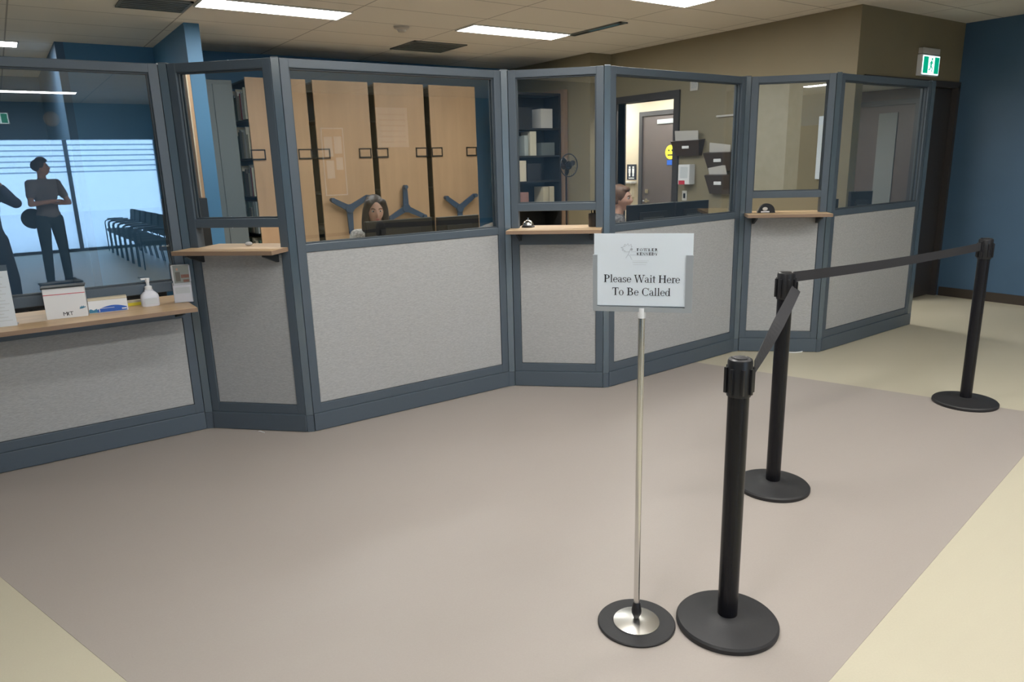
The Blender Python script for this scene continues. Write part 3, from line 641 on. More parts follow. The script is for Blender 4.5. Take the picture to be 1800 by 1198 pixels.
monitor(3.10, 5.20, .40, 1.178, 'black monitor right of the seated woman, below the Y-shaped handle')
monitor(4.76, 4.60, .585, 1.207, 'black monitor beside the woman seen from the side')
monitor(5.32, 4.60, .455, 1.203, 'black monitor between the washroom sign and the wall file pockets', math.radians(6)) if False else monitor(5.315, 4.62, .45, 1.203, 'black monitor below the wall-mounted dispenser')
monitor(6.02, 3.66, .24, 1.205, 'black monitor behind the opening of the farthest ledge')
monitor(6.38, 3.58, .22, 1.262, 'small dark monitor behind the rightmost glass pane', math.radians(-25))

# ------------------------------------------------------------------ mobile shelving with maple end panels
YS = 7.97
def mobile(x0, x1, label, side_files=False, spokes=None, tagsx=(), wood='wood'):
    t = thing('mobile_shelving_unit', label, 'shelving', ((x0 + x1) / 2, YS, 0), 0, 'mobile shelving units with maple ends'); a = (x1 - x0) / 2
    B(-a + .015, 0, .08, a - .015, .022, 2.53, .003).build('end_panel', wood, t)
    q = MB().box(-a + .03, .86, .08, -a + .05, .88, 2.5).box(a - .05, .86, .08, a - .03, .88, 2.5).box(-a + .03, .022, .08, -a + .05, .05, 2.5).box(a - .05, .022, .08, a - .03, .05, 2.5).box(-.008, .03, .08, .008, .86, 2.5)
    for k in range(7): q.box(-a + .03, .022, .10 + k * .40, a - .03, .88, .118 + k * .40)
    q.build('shelves', 'greymetal', t)
    B(-a + .02, .0, 0.0, a - .02, .87, .075).build('carriage', 'shelfblack', t)
    if spokes:
        cx, cz, angs = spokes; cx -= (x0 + x1) / 2
        q = MB(); 
        for an, ln in angs:
            an = math.radians(an); ex, ez = cx + ln * math.cos(an), cz + ln * math.sin(an)
            n = Vector((-math.sin(an), math.cos(an)))
            q.prismxz([(cx - n.x * .036, cz - n.y * .036), (ex - n.x * .026, ez - n.y * .026), (ex + .012 * math.cos(an), ez + .012 * math.sin(an)), (ex + n.x * .026, ez + n.y * .026), (cx + n.x * .036, cz + n.y * .036)], -.075, -.05)
            q.cyl((ex, -.05, ez), (ex, -.11, ez), .024, n=14)
        q.cyl((cx, -.085, cz), (cx, -.045, cz), .05, n=24); q.build('three_spoke_handle', 'handle', t)
        MB().cyl((cx, 0, cz), (cx, -.05, cz), .025, n=16).build('handle_shaft', 'black', t)
    for tx in tagsx:
        tx -= (x0 + x1) / 2
        q = MB(); w_, h_ = .075, .055; z = 1.75
        q.box(tx - w_, -.014, z - h_, tx + w_, 0, z - h_ + .016).box(tx - w_, -.014, z + h_ - .010, tx + w_, 0, z + h_).box(tx - w_, -.014, z - h_, tx - w_ + .010, 0, z + h_).box(tx + w_ - .010, -.014, z - h_, tx + w_, 0, z + h_)
        q.build('label_holder', 'black', t)
        B(tx - w_ + .012, -.006, z - h_ + .016, tx + w_ - .012, 0, z + h_ - .012).build('label_card', 'wood', t)
    return t
mobile(2.256, 2.93, 'leftmost maple-ended shelving unit, folders showing on its left side', tagsx=(2.33, 2.84))
mobile(2.975, 3.655, 'maple-ended shelving unit behind the seated woman, with a Y-shaped handle', spokes=(3.28, 1.135, ((152, .23), (28, .26), (-90, .28))), tagsx=(3.05, 3.55))
mobile(3.70, 4.37, 'maple-ended shelving unit whose three-spoke handle points upward', spokes=(4.0, 1.10, ((90, .25), (207, .25), (-25, .26))), tagsx=(3.765, 4.285))
mobile(4.415, 5.10, 'rightmost maple-ended shelving unit, with a Y-shaped handle', spokes=(4.755, 1.06, ((145, .24), (33, .27), (-90, .25))), tagsx=(4.50, 5.0))
# folders on the exposed side of the first unit
rnd = random.Random(3)
for r_ in range(6):
    y = YS + .06
    while y < YS + .77:
        w_ = rnd.uniform(.03, .07); h_ = rnd.uniform(.24, .34); k = rnd.choice([0, 1, 0, 5, 6, 4, 2, 3])
        o = B(2.262, y, .119 + r_ * .40, 2.50, y + w_ - .004, .119 + r_ * .40 + h_).build('file_folder', 'file%d' % k)
        tag(o, 'file folder on the open left side of the leftmost maple-ended shelving unit', 'folder', 'folders on the mobile shelving'); y += w_
# tall grey cabinet beside the blue column wall
t = thing('metal_cabinet', 'tall plain grey metal cabinet between the blue column and the maple shelving', 'cabinet', (1.96, 8.05, 0))
B(-.20, 0, .0, .20, .75, 2.50, .005).build('body', 'greymetal', t)
for sx in (-1, 1): B(min(sx * .002, sx * .19), -.012, .06, max(sx * .002, sx * .19), -.001, 2.46, .003).build('door', 'greymetal', t)
MB().cyl((.03, -.03, 1.0), (.03, -.03, 1.12), .006).build('handle', 'alu', t)
t = thing('hutch_cabinet', 'dark cabinet with an upright wooden end board, just left of the blue column', 'cabinet', (1.42, 7.14, 0))
B(-.22, -.14, 0, .125, .14, 1.36, .004).build('base_cabinet', 'shelfblack', t)
B(.075, -.14, 1.3605, .112, .14, 2.45, .003).build('end_board', 'wood', t)
B(.0755, -.1465, 1.37, .085, -.1405, 2.44, .001).build('pale_edge_strip', 'paper_cream', t)

# ------------------------------------------------------------------ black bookcase
t = thing('black_bookcase', 'tall black bookcase full of boxes behind the narrow glass pane', 'bookcase', (5.80, 7.60, 0))
MB().box(-.36, 0, 0, -.335, .34, 2.45).box(.335, 0, 0, .36, .34, 2.45).box(-.335, 0, 2.42, .335, .34, 2.45).box(-.335, .33, 0, .335, .34, 2.42).build('case', 'shelfblack', t)
zs = [.10, .55, 1.00, 1.36, 1.68, 2.02]
for z in zs: B(-.335, 0.002, z - .02, .335, .33, z).build('shelf', 'shelfblack', t)
def item(name, x0, z0, w_, h_, m, label, cat, dep=.2):
    return tag(B(5.80 + x0, 7.63, z0 + .0005, 5.80 + x0 + w_, 7.63 + dep, z0 + h_, .002).build(name, m), label, cat)
item('storage_box', -.32, 1.36, .13, .26, 'paper_cream', 'cream box on the middle shelf of the black bookcase', 'box')
item('white_carton', .06, 2.02, .19, .24, 'offwhite', 'white carton on the top shelf of the black bookcase', 'box')
item('yellow_binder', -.12, 1.68, .10, .30, 'file0', 'yellowish binder leaning on the upper shelf of the black bookcase', 'binder')
item('grey_binder', -.21, 1.68, .06, .25, 'file6', 'thin grey binder left of the yellowish one on the black bookcase', 'binder')
item('tan_box', .08, 1.00, .09, .28, 'file5', 'left of two tan upright files, lowest visible shelf of the black bookcase', 'box')
item('tan_folder', .185, 1.00, .08, .28, 'file5', 'right of two tan upright files, lowest visible shelf of the black bookcase', 'box')
item('dark_case', -.17, 1.36, .22, .22, 'blackmat', 'dark case on the middle shelf of the black bookcase, by the cream box', 'case')
item('maroon_binder', -.30, 1.00, .14, .22, 'top_rose', 'maroon binder on the lowest visible shelf of the black bookcase', 'binder')
item('black_storage_bin', -.30, 2.02, .22, .25, 'blackmat', 'black bin at the left of the top shelf of the black bookcase', 'bin')
item('basket', .06, 1.68, .22, .16, 'greymetal', 'grey tray at the right of the upper shelf of the black bookcase', 'tray')
t = thing('brown_cabinet', 'tall brown wooden cabinet end beside the black bookcase', 'cabinet', (6.21, 7.55, 0))
B(-.035, -.0, 0, .03, .5, 2.50, .003).build('end_panel', 'edge', t)
t = thing('table_fan', 'black round fan in front of the black bookcase', 'fan', (5.55, 6.70, 0))
q = MB(); pts = [(.13 * math.cos(a), 0, 1.55 + .13 * math.sin(a)) for a in [2 * PI * k / 28 for k in range(29)]]; q.tube(pts, .007, 8)
for k in range(20):
    a = 2 * PI * k / 20; q.cyl((.03 * math.cos(a), -.02, 1.55 + .03 * math.sin(a)), (.128 * math.cos(a), 0, 1.55 + .128 * math.sin(a)), .0015, n=5)
q.build('guard', 'chairtube', t)
MB().cyl((0, .0, 1.55), (0, .09, 1.55), .05).cyl((0, -.02, 1.55), (0, .0, 1.55), .032).build('motor', 'black', t)
q = MB()
for k in range(3):
    a = 2 * PI * k / 3 + .3; c1 = Vector((.07 * math.cos(a), .02, 1.55 + .07 * math.sin(a))); q.ell(c1, (.050, .006, .034), rot=Matrix.Rotation(-a, 3, 'Y'))
q.build('blade', 'black', t)
MB().cyl((0, .05, .03), (0, .05, 1.52), .012).build('pole', 'black', t)
MB().lathe([(0, 0), (.16, 0), (.16, .015), (.05, .03), (0, .03)], (0, .05, 0)).build('base', 'black', t)

# ------------------------------------------------------------------ wall-mounted things on the beige wall (x = 6.60, facing -x)
def wallfile(y0, y1, z0, z1, label):
    yc = (y0 + y1) / 2; t = thing('wall_file_pocket', label, 'wall file', (6.598, yc, z0), 0, 'brown wall file pockets'); a = (y1 - y0) / 2; h_ = z1 - z0
    q = MB(); b_ = a * .80
    lo = [q.b.verts.new(p) for p in ((0, -b_, 0), (0, b_, 0), (-.05, b_, 0), (-.05, -b_, 0))]; hi = [q.b.verts.new(p) for p in ((0, -a, h_), (0, a, h_), (-.11, a, h_ * .92), (-.11, -a, h_ * .92))]
    q._face(lo); q._face(hi[::-1])
    for k in range(4): q._face([lo[k], lo[(k + 1) % 4], hi[(k + 1) % 4], hi[k]])
    q.build('pocket', 'brownplastic', t)
    B(-.09, -.05, h_ * .45, -.085, .05, h_ * .62).build('name_label', 'white', t)
    return t
wallfile(5.565, 5.985, 1.62, 1.80, 'upper left brown wall file pocket with a big white sheet')
wallfile(5.13, 5.50, 1.45, 1.66, 'upper right brown wall file pocket, stuffed with papers')
wallfile(5.13, 5.47, 1.20, 1.42, 'lower right brown wall file pocket')
def papers(y0, y1, z0, z1, tilt, label, m='offwhite'):
    o = MB().box(-.004, -(y1 - y0) / 2, 0, .004, (y1 - y0) / 2, z1 - z0).build('paper_sheets', m); o.location = (6.555, (y0 + y1) / 2, z0); o.rotation_euler = (tilt, -.15, 0); tag(o, label, 'papers')
papers(5.62, 5.96, 1.73, 1.90, .03, 'large pale sheet sticking out of the upper left wall file')
papers(5.18, 5.46, 1.60, 1.74, .12, 'pale papers sticking out of the upper right wall file')
papers(5.20, 5.44, 1.37, 1.50, -.14, 'curled pale papers in the lower right wall file')
t = thing('sanitizer_dispenser', 'white wall dispenser with a red tag, below the upper left wall file', 'dispenser', (6.598, 5.78, 1.30))
B(-.10, -.085, 0, 0, .085, .225, .01).build('housing', 'white', t); B(-.103, -.02, .0, -.100, .07, .045).build('red_tag', 'red', t); B(-.102, -.06, .07, -.100, .05, .2).build('printed_label', 'lightink', t)
t = thing('light_switch', 'small light switch on the beige wall just right of the washroom doorway', 'light switch', (6.598, 5.84, 1.11))
B(-.006, -.035, 0, 0, .035, .115, .002).build('plate', 'offwhite', t); B(-.012, -.015, .03, -.006, .015, .085, .002).build('rocker', 'black', t)
t = thing('number_plate', 'small white plate reading 20 high on the beige wall', 'sign', (6.598, 5.745, 2.33))
B(-.012, -.055, 0, 0, .055, .115, .002).build('plate', 'offwhite', t)
text_mesh('digits', '20', .085, 'greyink', t, (-.0125, 0, .028), (PI / 2, 0, -PI / 2))
t = thing('light_pull_bar', 'thin pale bar light mounted high on the beige wall', 'wall light', (6.598, 5.25, 2.02))
B(-.02, -.16, 0, 0, .16, .02, .003).build('bar', 'offwhite', t)
t = thing('bright_window_strip', 'narrow white window strip on the beige wall beside the fold post', 'wall panel', (6.598, 4.13, 1.36))
B(-.03, -.035, 0, 0, .035, .59, .004).build('panel', 'paper', t)
# corridor things
t = thing('washroom_sign', 'black sign with two white figures on the cream corridor wall', 'sign', (7.618, 7.76, 1.31)); t.scale = (1, 1.05, .73)
B(-.008, -.09, 0, 0, .09, .30, .003).build('plate', 'ink', t)
q = MB()
for yy in (-.035, .035):
    q.cyl((-.012, yy, .245), (-.008, yy, .245), .017, n=14); q.box(-.012, yy - .020, .13, -.008, yy + .020, .222, .002); q.box(-.012, yy - .013, .065, -.008, yy - .002, .13); q.box(-.012, yy + .002, .065, -.008, yy + .013, .13)
q.box(-.012, -.05, .025, -.008, .05, .042)
q.build('figures', 'white', t)
t = thing('grab_shelf', 'small pale wall fixture under the washroom sign', 'wall fixture', (7.618, 7.78, 1.26))
B(-.10, -.12, 0, 0, .12, .03, .004).build('shelf', 'offwhite', t); B(-.06, -.08, -.20, 0, .08, 0, .006).build('cabinet', 'cream', t)
t = thing('round_sticker', 'yellow and blue sticker on the brown corridor door', 'sticker', (7.598, 7.0, 1.58))
MB().cyl((-.002, 0, .10), (0, 0, .10), .095, n=28).build('yellow_disc', 'yellow', t)
q = MB()
for yy in (-.03, .03): q.cyl((-.004, yy, .125), (-.002, yy, .125), .012, n=12)
q.box(-.004, -.05, .055, -.002, .05, .072); q.build('dark_marks', 'ink', t); B(-.003, -.06, -.07, 0, .06, -.005).build('blue_patch', 'bluep', t)

# exit sign on the header over the exit door
def exit_sign(t):
    B(-.18, -.05, 0, .18, .0, .20, .006).build('housing', 'white', t)
    B(-.165, -.054, .012, .165, -.050, .188).build('white_face', 'signwhite', t)
    B(-.155, -.056, .022, -.062, -.054, .178).build('green_field', 'green', t); B(.066, -.056, .022, .155, -.054, .178).build('green_field', 'green', t)
    q = MB(); y = -.056
    def ln(a, b, w_): pln(q, [a, b], w_, y)
    q.prismxz([(.012 + .013 * math.cos(a), .158 + .013 * math.sin(a)) for a in [2 * PI * k / 14 for k in range(14)]], y, y + .001)
    ln((.006, .142), (-.006, .095), .030); ln((-.006, .098), (.024, .072), .016); ln((.024, .072), (.020, .040), .013); ln((-.006, .098), (-.018, .062), .016); ln((-.018, .062), (-.045, .055), .013)
    ln((.006, .136), (.035, .112), .010); ln((.0, .136), (-.030, .118), .010); ln((-.03, .118), (-.042, .092), .009); q.build('running_figure', 'green', t)
t = thing('exit_sign', 'green and white running-man exit sign on the beige header beside the blue wall', 'exit sign', (7.84, 3.84, 2.33)); exit_sign(t)
B(-.17, -.05, .205, .17, 0, .262, .006).build('emergency_light_box', 'offwhite', t)
t = thing('exit_sign', 'green running-man exit sign reflected at the left edge of the glass', 'exit sign', (.20, -6.60, 2.50), PI); exit_sign(t)
q = MB(); q.prismxz([(.075, .085), (.11, .085), (.11, .06), (.15, .10), (.11, .14), (.11, .115), (.075, .115)], -.0575, -.0565); q.build('arrow', 'signwhite', t)
t = thing('wall_speaker', 'round beige speaker on the blue bulkhead, reflected in the left glass', 'speaker', (1.02, -6.598, 2.60))
MB().cyl((0, 0, 0), (0, .03, 0), .13, n=32).build('rim', 'smoke', t); MB().cyl((0, .03, 0), (0, .035, 0), .10, n=32).cyl((0, .035, 0), (0, .04, 0), .03, n=16).build('grille', 'offwhite', t)
t = thing('notice_board', 'framed cork notice board with paper sheets, reflected in the second wide pane', 'notice board', (4.90, -4.598, 1.12))
B(-.19, 0, 0, .19, .02, 1.16).build('board', 'cork', t)
MB().box(-.21, 0, -.02, -.19, .03, 1.18).box(.19, 0, -.02, .21, .03, 1.18).box(-.19, 0, -.02, .19, .03, 0).box(-.19, 0, 1.16, .19, .03, 1.18).build('frame', 'white', t)
for k, (x, z, a, b_) in enumerate([(-.12, .75, .22, .35), (.13, .78, .2, .3), (-.11, .35, .2, .32), (.14, .45, .18, .22)]):
    tag(B(4.90 + x * .72 - a * .36, -4.577, 1.12 + z - b_ / 2 + .1, 4.90 + x * .72 + a * .36, -4.574, 1.12 + z + b_ / 2 + .1).build('pinned_notice', 'paper'), 'white paper pinned on the reflected notice board', 'notice', 'papers on the notice board')
t = thing('wall_poster', 'pale striped poster on the beige rear wall, reflected in the second wide pane', 'poster', (6.1, -4.598, 1.95))
B(-.32, 0, 0, .32, .02, .72).build('sheet', 'paper', t)
q = MB()
for k in range(6): q.box(-.27, .02, .08 + k * .10, .27, .021, .11 + k * .10)
q.build('stripes', 'lightink', t)

# ------------------------------------------------------------------ waiting chairs (row reflected in the left pane)
def make_chair(loc, rz, label, group):
    t = thing('waiting_chair', label, 'chair', loc, rz, group)
    for sx in (-1, 1):   # front is -y
        x = sx * .26
        q = MB(); q.tube([(x, -.25, .0), (x, -.25, .40), (x, -.25, .60), (x, -.235, .64), (x, -.20, .655), (x, .0, .665), (x, .20, .66)], .011)
        q.build('arm_frame', 'chairtube', t)
        MB().tube([(x * .96, .27, 0), (x * .96, .22, .42), (x * .96, .27, .84)], .011).build('rear_leg', 'chairtube', t)
        B(x - .022, -.20, .668, x + .022, .10, .69, .008).build('armrest', 'black', t)
    B(-.235, -.24, .42, .235, .22, .48, .02).build('seat', 'chairfab', t)
    q = MB(); v = [q.b.verts.new(p) for p in ((-.235, .215, .50), (.235, .215, .50), (.235, .25, .50), (-.235, .25, .50), (-.235, .27, .86), (.235, .27, .86), (.235, .305, .86), (-.235, .305, .86))]
    for f_ in ((3, 2, 1, 0), (4, 5, 6, 7), (0, 1, 5, 4), (1, 2, 6, 5), (2, 3, 7, 6), (3, 0, 4, 7)): q._face([v[i] for i in f_])
    q.build('backrest', 'chairfab', t)
    MB().tube([(-.26, -.20, .41), (.26, -.20, .41)], .010).tube([(-.25, .22, .41), (.25, .22, .41)], .010).build('seat_rail', 'chairtube', t)
    return t
ch0 = make_chair((2.02, -7.95, 0), -PI / 2, 'dark armchair in the row along the rear windows, reflected in the left pane', 'row of waiting chairs in the reflection')
for k in range(1, 7):
    c_ = copy_tree(ch0); c_.location = (2.02 + .012 * k, -7.95 + .60 * k, 0)

# ------------------------------------------------------------------ people
def capsule(q, a, b, r0, r1, n=16):
    a = Vector(a); b = Vector(b); q.cyl(a, b, r0, r1, n); q.ell(a, (r0,) * 3, n, 10); q.ell(b, (r1,) * 3, n, 10)
def chain(q, pts, rs):
    for i in range(len(pts) - 1): capsule(q, pts[i], pts[i + 1], rs[i], rs[i + 1])
def remesh(o, vox, smooth=6):
    r = o.modifiers.new('remesh', 'REMESH'); r.mode = 'VOXEL'; r.voxel_size = vox; r.use_smooth_shade = True
    s_ = o.modifiers.new('smooth', 'SMOOTH'); s_.iterations = smooth; s_.factor = .5
    return o
def head_verts(q, c, R3, sc=1.0):
    n, k = 64, 48; ret = []
    rows = []
    for j in range(k + 1):
        ph = PI * j / k; row = []
        for i in range(n):
            th = 2 * PI * i / n
            x, y, z = .072 * math.sin(ph) * math.cos(th), .094 * math.sin(ph) * math.sin(th), .116 * math.cos(ph)
            if z < 0:
                f_ = (-z / .116); x *= 1 - .34 * f_ ** 1.6
                if y > 0: y *= 1 - .45 * f_
            fr_ = max(0, -y / .094)
            if fr_ > 0:
                G = lambda a, s1: math.exp(-(a / s1) ** 2)
                y -= .024 * G(x, .0115) * G(z + .024, .024) * (1 if z > -.045 else G(z + .045, .008))
                y -= .008 * G(x, .010) * G(z - .005, .02)
                y += .010 * G(abs(x) - .031, .017) * G(z - .006, .013)
                y -= .004 * G(abs(x) - .03, .025) * G(z - .030, .009)
                y -= .007 * G(x, .022) * G(z + .064, .011)
                y -= .010 * G(x, .026) * G(z + .098, .018)
                y -= .003 * G(abs(x) - .042, .018) * G(z + .03, .02)
            row.append(q.b.verts.new(Vector(c) + R3 @ (Vector((x, y, z)) * sc)))
        rows.append(row)
    for a_, b_ in zip(rows, rows[1:]):
        for i in range(n):
            f = s_face(q, [a_[i], b_[i], b_[(i + 1) % n], a_[(i + 1) % n]])
    for sx in (-1, 1): q.ell(Vector(c) + R3 @ Vector((sx * .073, .012, -.008)), (.010, .017, .030), 10, 8, rot=R3)
def s_face(q, vs):
    try: f = q.b.faces.new(vs); f.smooth = True; return f
    except ValueError: return None
def face_parts(t, c, R3, browm='brow'):
    c = Vector(c)
    for sx in (-1, 1):
        e = MB().ell(c + R3 @ Vector((sx * .031, -.0745, .006)), (.0135, .0115, .0085), 18, 12, rot=R3).build('eye', 'eye', t)
        MB().ell(c + R3 @ Vector((sx * .031, -.0845, .006)), (.0055, .0025, .0062), 14, 10, rot=R3).build('iris', 'iris', e)
        MB().tube([c + R3 @ Vector((sx * x, y, z)) for x, y, z in ((.014, -.090, .024), (.026, -.090, .030), (.038, -.084, .031), (.048, -.074, .026))], .0025, 8).build('eyebrow', browm, t)
    MB().ell(c + R3 @ Vector((0, -.0925, -.060)), (.021, .006, .0035), 18, 10, rot=R3).ell(c + R3 @ Vector((0, -.0915, -.068)), (.018, .007, .0045), 18, 10, rot=R3).build('lips', 'lips', t)
def hand(q, wr, R3, side, curl=.5):
    # local: fingers along -z, palm facing -y, thumb toward side*x
    wr = Vector(wr); P = lambda x, y, z: wr + R3 @ Vector((x, y, z))
    q.ell(P(0, 0, -.045), (.040, .014, .048), 14, 10, rot=R3)
    for k, (x, L) in enumerate(((.030, .070), (.010, .078), (-.010, .073), (-.029, .058))):
        x *= side; a = P(x, 0, -.082); t1 = curl * .7; b = a + R3 @ Vector((0, -math.sin(t1), -math.cos(t1))) * L * .45; t2 = t1 + curl * .9; c2 = b + R3 @ Vector((0, -math.sin(t2), -math.cos(t2))) * L * .3
        t3 = t2 + curl * .6; d2 = c2 + R3 @ Vector((0, -math.sin(t3), -math.cos(t3))) * L * .25
        chain(q, [a, b, c2, d2], [.0088, .0082, .0075, .007])
    chain(q, [P(side * .028, 0, -.022), P(side * .052, -.010, -.048), P(side * .058, -.022, -.072)], [.011, .0095, .0085])
def person(name, label, loc, yaw, pose, mats, head_yaw=0, head_pitch=0, hair='short', vox=.008, headc=None):
    """pose: dict of joints in local metres, front = -y"""
    t = thing(name, label, 'person', loc, yaw)
    J = {k: Vector(v) for k, v in pose.items() if isinstance(v, tuple) and len(v) == 3}
    R3 = Matrix.Rotation(head_yaw, 3, 'Z') @ Matrix.Rotation(head_pitch, 3, 'X')
    hc = J['head']
    q = MB()
    head_verts(q, hc, R3)
    chain(q, [J['neck'] + Vector((0, .01, -.02)), hc + Vector((0, .02, -.06))], [.058, .052])
    for s_, sd in (('L', 1), ('R', -1)):
        chain(q, [J['sh' + s_], J['el' + s_], J['wr' + s_]], [.048, .038, .026])
        hr = pose.get('hr' + s_)
        d = (J['wr' + s_] - J['el' + s_]).normalized() if hr is None else Vector(hr).normalized()
        Rr = d.to_track_quat('-Z', 'Y').to_matrix()
        hand(q, J['wr' + s_], Rr, -sd, pose.get('curl', .5))
        chain(q, [J['hip' + s_], J['kn' + s_], J['an' + s_]], [.078, .052, .038])
    q.ell(J['chest'], (.145, .095, .19)); q.ell(J['pelvis'], (.145, .10, .13)); capsule(q, J['pelvis'], J['chest'], .11, .12)
    body = q.build('body', mats[0], t); remesh(body, vox, 3)
    face_parts(t, hc, R3)
    # shirt
    q = MB(); chain(q, [J['shL'], J['shR']], [.068, .068]); q.ell(J['chest'] + Vector((0, 0, .01)), (.172, .118, .20)); capsule(q, J['pelvis'] + Vector((0, 0, .05)), J['chest'], .142, .140)
    q.ell(J['pelvis'] + Vector((0, 0, .03)), (.168, .122, .10)); chain(q, [J['neck'] + Vector((0, .01, -.05)), J['neck'] + Vector((0, .01, -.015))], [.085, .066])
    for s_ in 'LR':
        f_ = pose.get('sleeve', .5); e_ = J['el' + s_]; m_ = J['sh' + s_].lerp(e_, min(1, f_ * 1.0) if f_ <= 1 else 1)
        chain(q, [J['sh' + s_], m_], [.066, .058])
        if f_ > 1: chain(q, [e_, e_.lerp(J['wr' + s_], .9)], [.052, .038])
    remesh(q.build('shirt', mats[1], t), .012, 5)
    q = MB(); q.ell(J['pelvis'] + Vector((0, 0, -.02)), (.170, .125, .13))
    for s_ in 'LR': chain(q, [J['hip' + s_], J['kn' + s_], J['an' + s_] + Vector((0, 0, .03))], [.100, .070, .058])
    remesh(q.build('trousers', mats[2], t), .012, 4)
    for s_ in 'LR':
        a = J['an' + s_]; fd = pose.get('foot' + s_, (0, -1)); fd = Vector((fd[0], fd[1], 0)).normalized()
        q = MB(); capsule(q, Vector((a.x, a.y, .045)) - fd * .04, Vector((a.x, a.y, .040)) + fd * .15, .044, .038); q.box(a.x - .02, a.y - .02, 0.002, a.x + .02, a.y + .02, .05)
        o = q.build('shoe', 'shoe', t); remesh(o, .01, 3)
    # hair
    q = MB()
    X = lambda x, y, z: hc + R3 @ Vector((x, y, z))
    if hair == 'short':
        q.ell(X(0, .028, .040), (.090, .100, .092), 20, 14, rot=R3); q.ell(X(0, -.055, .098), (.064, .048, .036), rot=R3); q.ell(X(.01, -.02, .122), (.062, .065, .038), rot=R3)
    elif hair == 'long':
        q.ell(X(0, .020, .030), (.092, .100, .108), 24, 16, rot=R3)
        for sx in (-1, 1): chain(q, [X(sx * .062, -.045, .075), X(sx * .082, -.020, .01), X(sx * .088, .0, -.08), X(sx * .095, .0, -.18)], [.030, .030, .034, .030])
        chain(q, [X(0, .06, 0), X(0, .075, -.17)], [.075, .06])
    elif hair == 'bun':
        q.ell(X(0, .026, .034), (.089, .102, .104), 24, 16, rot=R3); q.ell(X(0, -.035, .085), (.062, .050, .032), rot=R3); q.ell(X(0, .12, .07), (.045, .045, .045), rot=R3); chain(q, [X(-.06, -.01, .05), X(-.072, .03, -.03)], [.02, .02]); chain(q, [X(.06, -.01, .05), X(.072, .03, -.03)], [.02, .02])
    remesh(q.build('hair', mats[3], t), .006, 4)
    return t
def stand_pose(hh=1.75, **k):
    s_ = hh / 1.75
    p = dict(head=(0, -.02, 1.625 * s_), neck=(0, 0, 1.47 * s_), chest=(0, 0, 1.27 * s_), pelvis=(0, 0, .96 * s_), shL=(.185, 0, 1.41 * s_), shR=(-.185, 0, 1.41 * s_), hipL=(.095, 0, .92 * s_), hipR=(-.095, 0, .92 * s_),
             knL=(.11, -.02, .50 * s_), knR=(-.11, -.02, .50 * s_), anL=(.12, .02, .07), anR=(-.12, .02, .07), elL=(.24, .02, 1.12 * s_), elR=(-.24, .02, 1.12 * s_), wrL=(.25, -.05, .87 * s_), wrR=(-.25, -.05, .87 * s_))
    p.update(k); return p
def sit_pose(hz, **k):      # hz: head-centre height
    d = hz - 1.24
    p = dict(head=(0, -.03, hz), neck=(0, 0, 1.085 + d), chest=(0, .02, .88 + d), pelvis=(0, .06, .60), shL=(.165, .01, 1.02 + d), shR=(-.165, .01, 1.02 + d), hipL=(.09, .02, .56), hipR=(-.09, .02, .56),
             knL=(.11, -.42, .52), knR=(-.11, -.42, .52), anL=(.11, -.42, .07), anR=(-.11, -.42, .07), elL=(.22, -.06, .79), elR=(-.22, -.06, .79), wrL=(.12, -.30, .79), wrR=(-.12, -.30, .79), sleeve=2, curl=.4)
    p.update(k); return p
def office_chair(loc, rz, label):
    t = thing('office_chair', label, 'office chair', loc, rz, 'office chairs at the desks')
    B(-.24, -.20, .38, .24, .26, .445, .02).build('seat', 'chairfab', t); B(-.21, .27, .56, .21, .32, .93, .02).build('backrest', 'chairfab', t)
    MB().cyl((0, .04, .12), (0, .04, .38), .028).build('gas_column', 'black', t); MB().tube([(0, .1, .42), (0, .30, .44), (0, .33, .60)], .018).build('back_bracket', 'black', t)
    for k in range(5):
        a = 2 * PI * k / 5; MB().cyl((0, .04, .12), (.27 * math.cos(a), .04 + .27 * math.sin(a), .075), .022, .014).build('base_arm', 'black', t)
        MB().cyl((.27 * math.cos(a) - .012, .04 + .27 * math.sin(a), .03), (.27 * math.cos(a) + .012, .04 + .27 * math.sin(a), .03), .028).build('caster', 'black', t)
def yaw_to(px, py, tx, ty): return math.atan2(ty - py, tx - px) + PI / 2     # turn local -y toward the target
# woman behind the monitor, looking out over it
person('person', 'seated woman with dark hair in a patterned grey top, face just above a monitor', (2.66, 5.86, 0), yaw_to(2.66, 5.86, 2.25, 4.6), sit_pose(1.225), ('skin', 'top_grey', 'darktrousers', 'hair_dark'), head_yaw=math.radians(4), head_pitch=math.radians(6), hair='long', vox=.0055)
office_chair((2.66, 5.90, 0), yaw_to(2.66, 5.86, 2.25, 4.6), 'office chair of the woman in grey')
person('person', 'seated sandy-haired woman in profile, partly behind the pale corner post', (4.83, 5.10, 0), yaw_to(4.83, 5.10, 5.43, 4.65), sit_pose(1.235, knL=(.08, -.40, .52), knR=(-.12, -.40, .52)), ('skin', 'top_dark', 'darktrousers', 'hair_light'), head_yaw=math.radians(-22), hair='bun', vox=.0055)
office_chair((4.82, 5.13, 0), yaw_to(4.83, 5.10, 5.43, 4.65), 'office chair of the woman in profile')
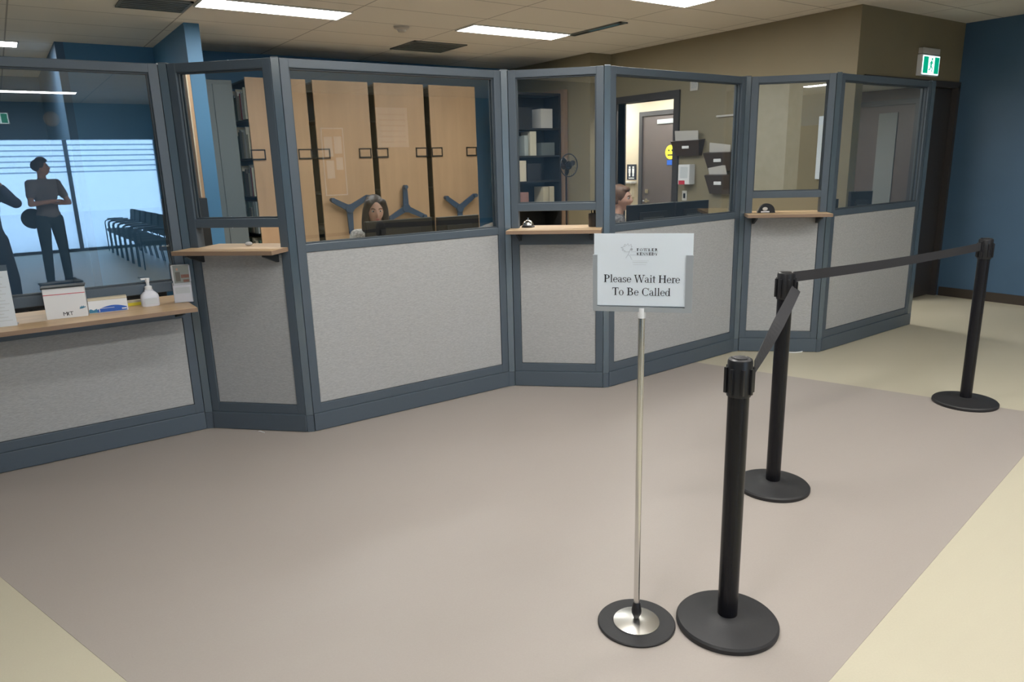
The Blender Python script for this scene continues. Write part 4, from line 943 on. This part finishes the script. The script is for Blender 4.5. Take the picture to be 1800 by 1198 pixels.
# man with crossed arms, reflected
person('person', 'standing man in a grey T-shirt with arms crossed, reflected in the left pane', (.57, -3.40, 0), math.radians(155), stand_pose(1.84,
       elL=(.27, -.10, 1.20), elR=(-.27, -.10, 1.20), wrL=(.02, -.25, 1.24), wrR=(-.05, -.21, 1.20), hrL=(-1, .15, .1), hrR=(1, .1, .15), sleeve=.6, curl=.3, anL=(.16, -.05, .07), anR=(-.16, .05, .07), knL=(.14, -.05, .52), knR=(-.13, .0, .52)),
       ('skin', 'tshirt', 'jeans', 'hair_dark'), head_yaw=math.radians(-60), head_pitch=math.radians(-8), hair='short')
t = thing('round_case', 'dark round reflector case hanging at the hip of the reflected man', 'round case', (.37, -3.62, .98))
MB().cyl((0, -.02, 0), (0, .02, 0), .140, n=40).build('case', 'chairfab', t)
MB().tube([(.138 * math.cos(a), 0, .138 * math.sin(a)) for a in [2 * PI * k / 32 for k in range(33)]], .012, 8).build('piping', 'black', t)
# the photographer, whose elbow and leg show at the left edge of the reflection
hx_, hy_ = .5713, .8207
person('person', 'photographer in dark clothes with raised camera, cut off at the left edge', (-.155, -.225, 0), yaw_to(0, 0, hx_, hy_), stand_pose(1.76, head=(0, -.03, 1.62), elL=(.33, -.16, 1.22), elR=(-.165, -.285, 1.32), wrL=(.07, -.215, 1.50), wrR=(-.105, -.185, 1.50), hrL=(-.5, -.1, .6), hrR=(.5, -.05, .55), sleeve=2, curl=1.0,
       anL=(.19, -.02, .07), anR=(-.19, .02, .07), knL=(.16, -.04, .5), knR=(-.16, -.02, .5)), ('skin', 'navy', 'darktrousers', 'hair_dark'), hair='short')
t = thing('photo_camera', 'black camera held up by the reflected photographer', 'camera', (-.030, -.043, 1.59), yaw_to(0, 0, hx_, hy_))
B(-.07, .0, -.05, .07, .055, .05, .012).build('camera_body', 'black', t); B(-.03, .005, .05, .03, .05, .08, .01).build('viewfinder_hump', 'black', t)
MB().cyl((0, .0, 0), (0, -.022, 0), .036, n=28).build('lens', 'black', t)

for o in C.objects:
    if o.type == 'MESH' and o.data.polygons and any(p.use_smooth for p in o.data.polygons) and 'remesh' not in o.modifiers:
        try: o.data.set_sharp_from_angle(angle=math.radians(35))
        except Exception: pass
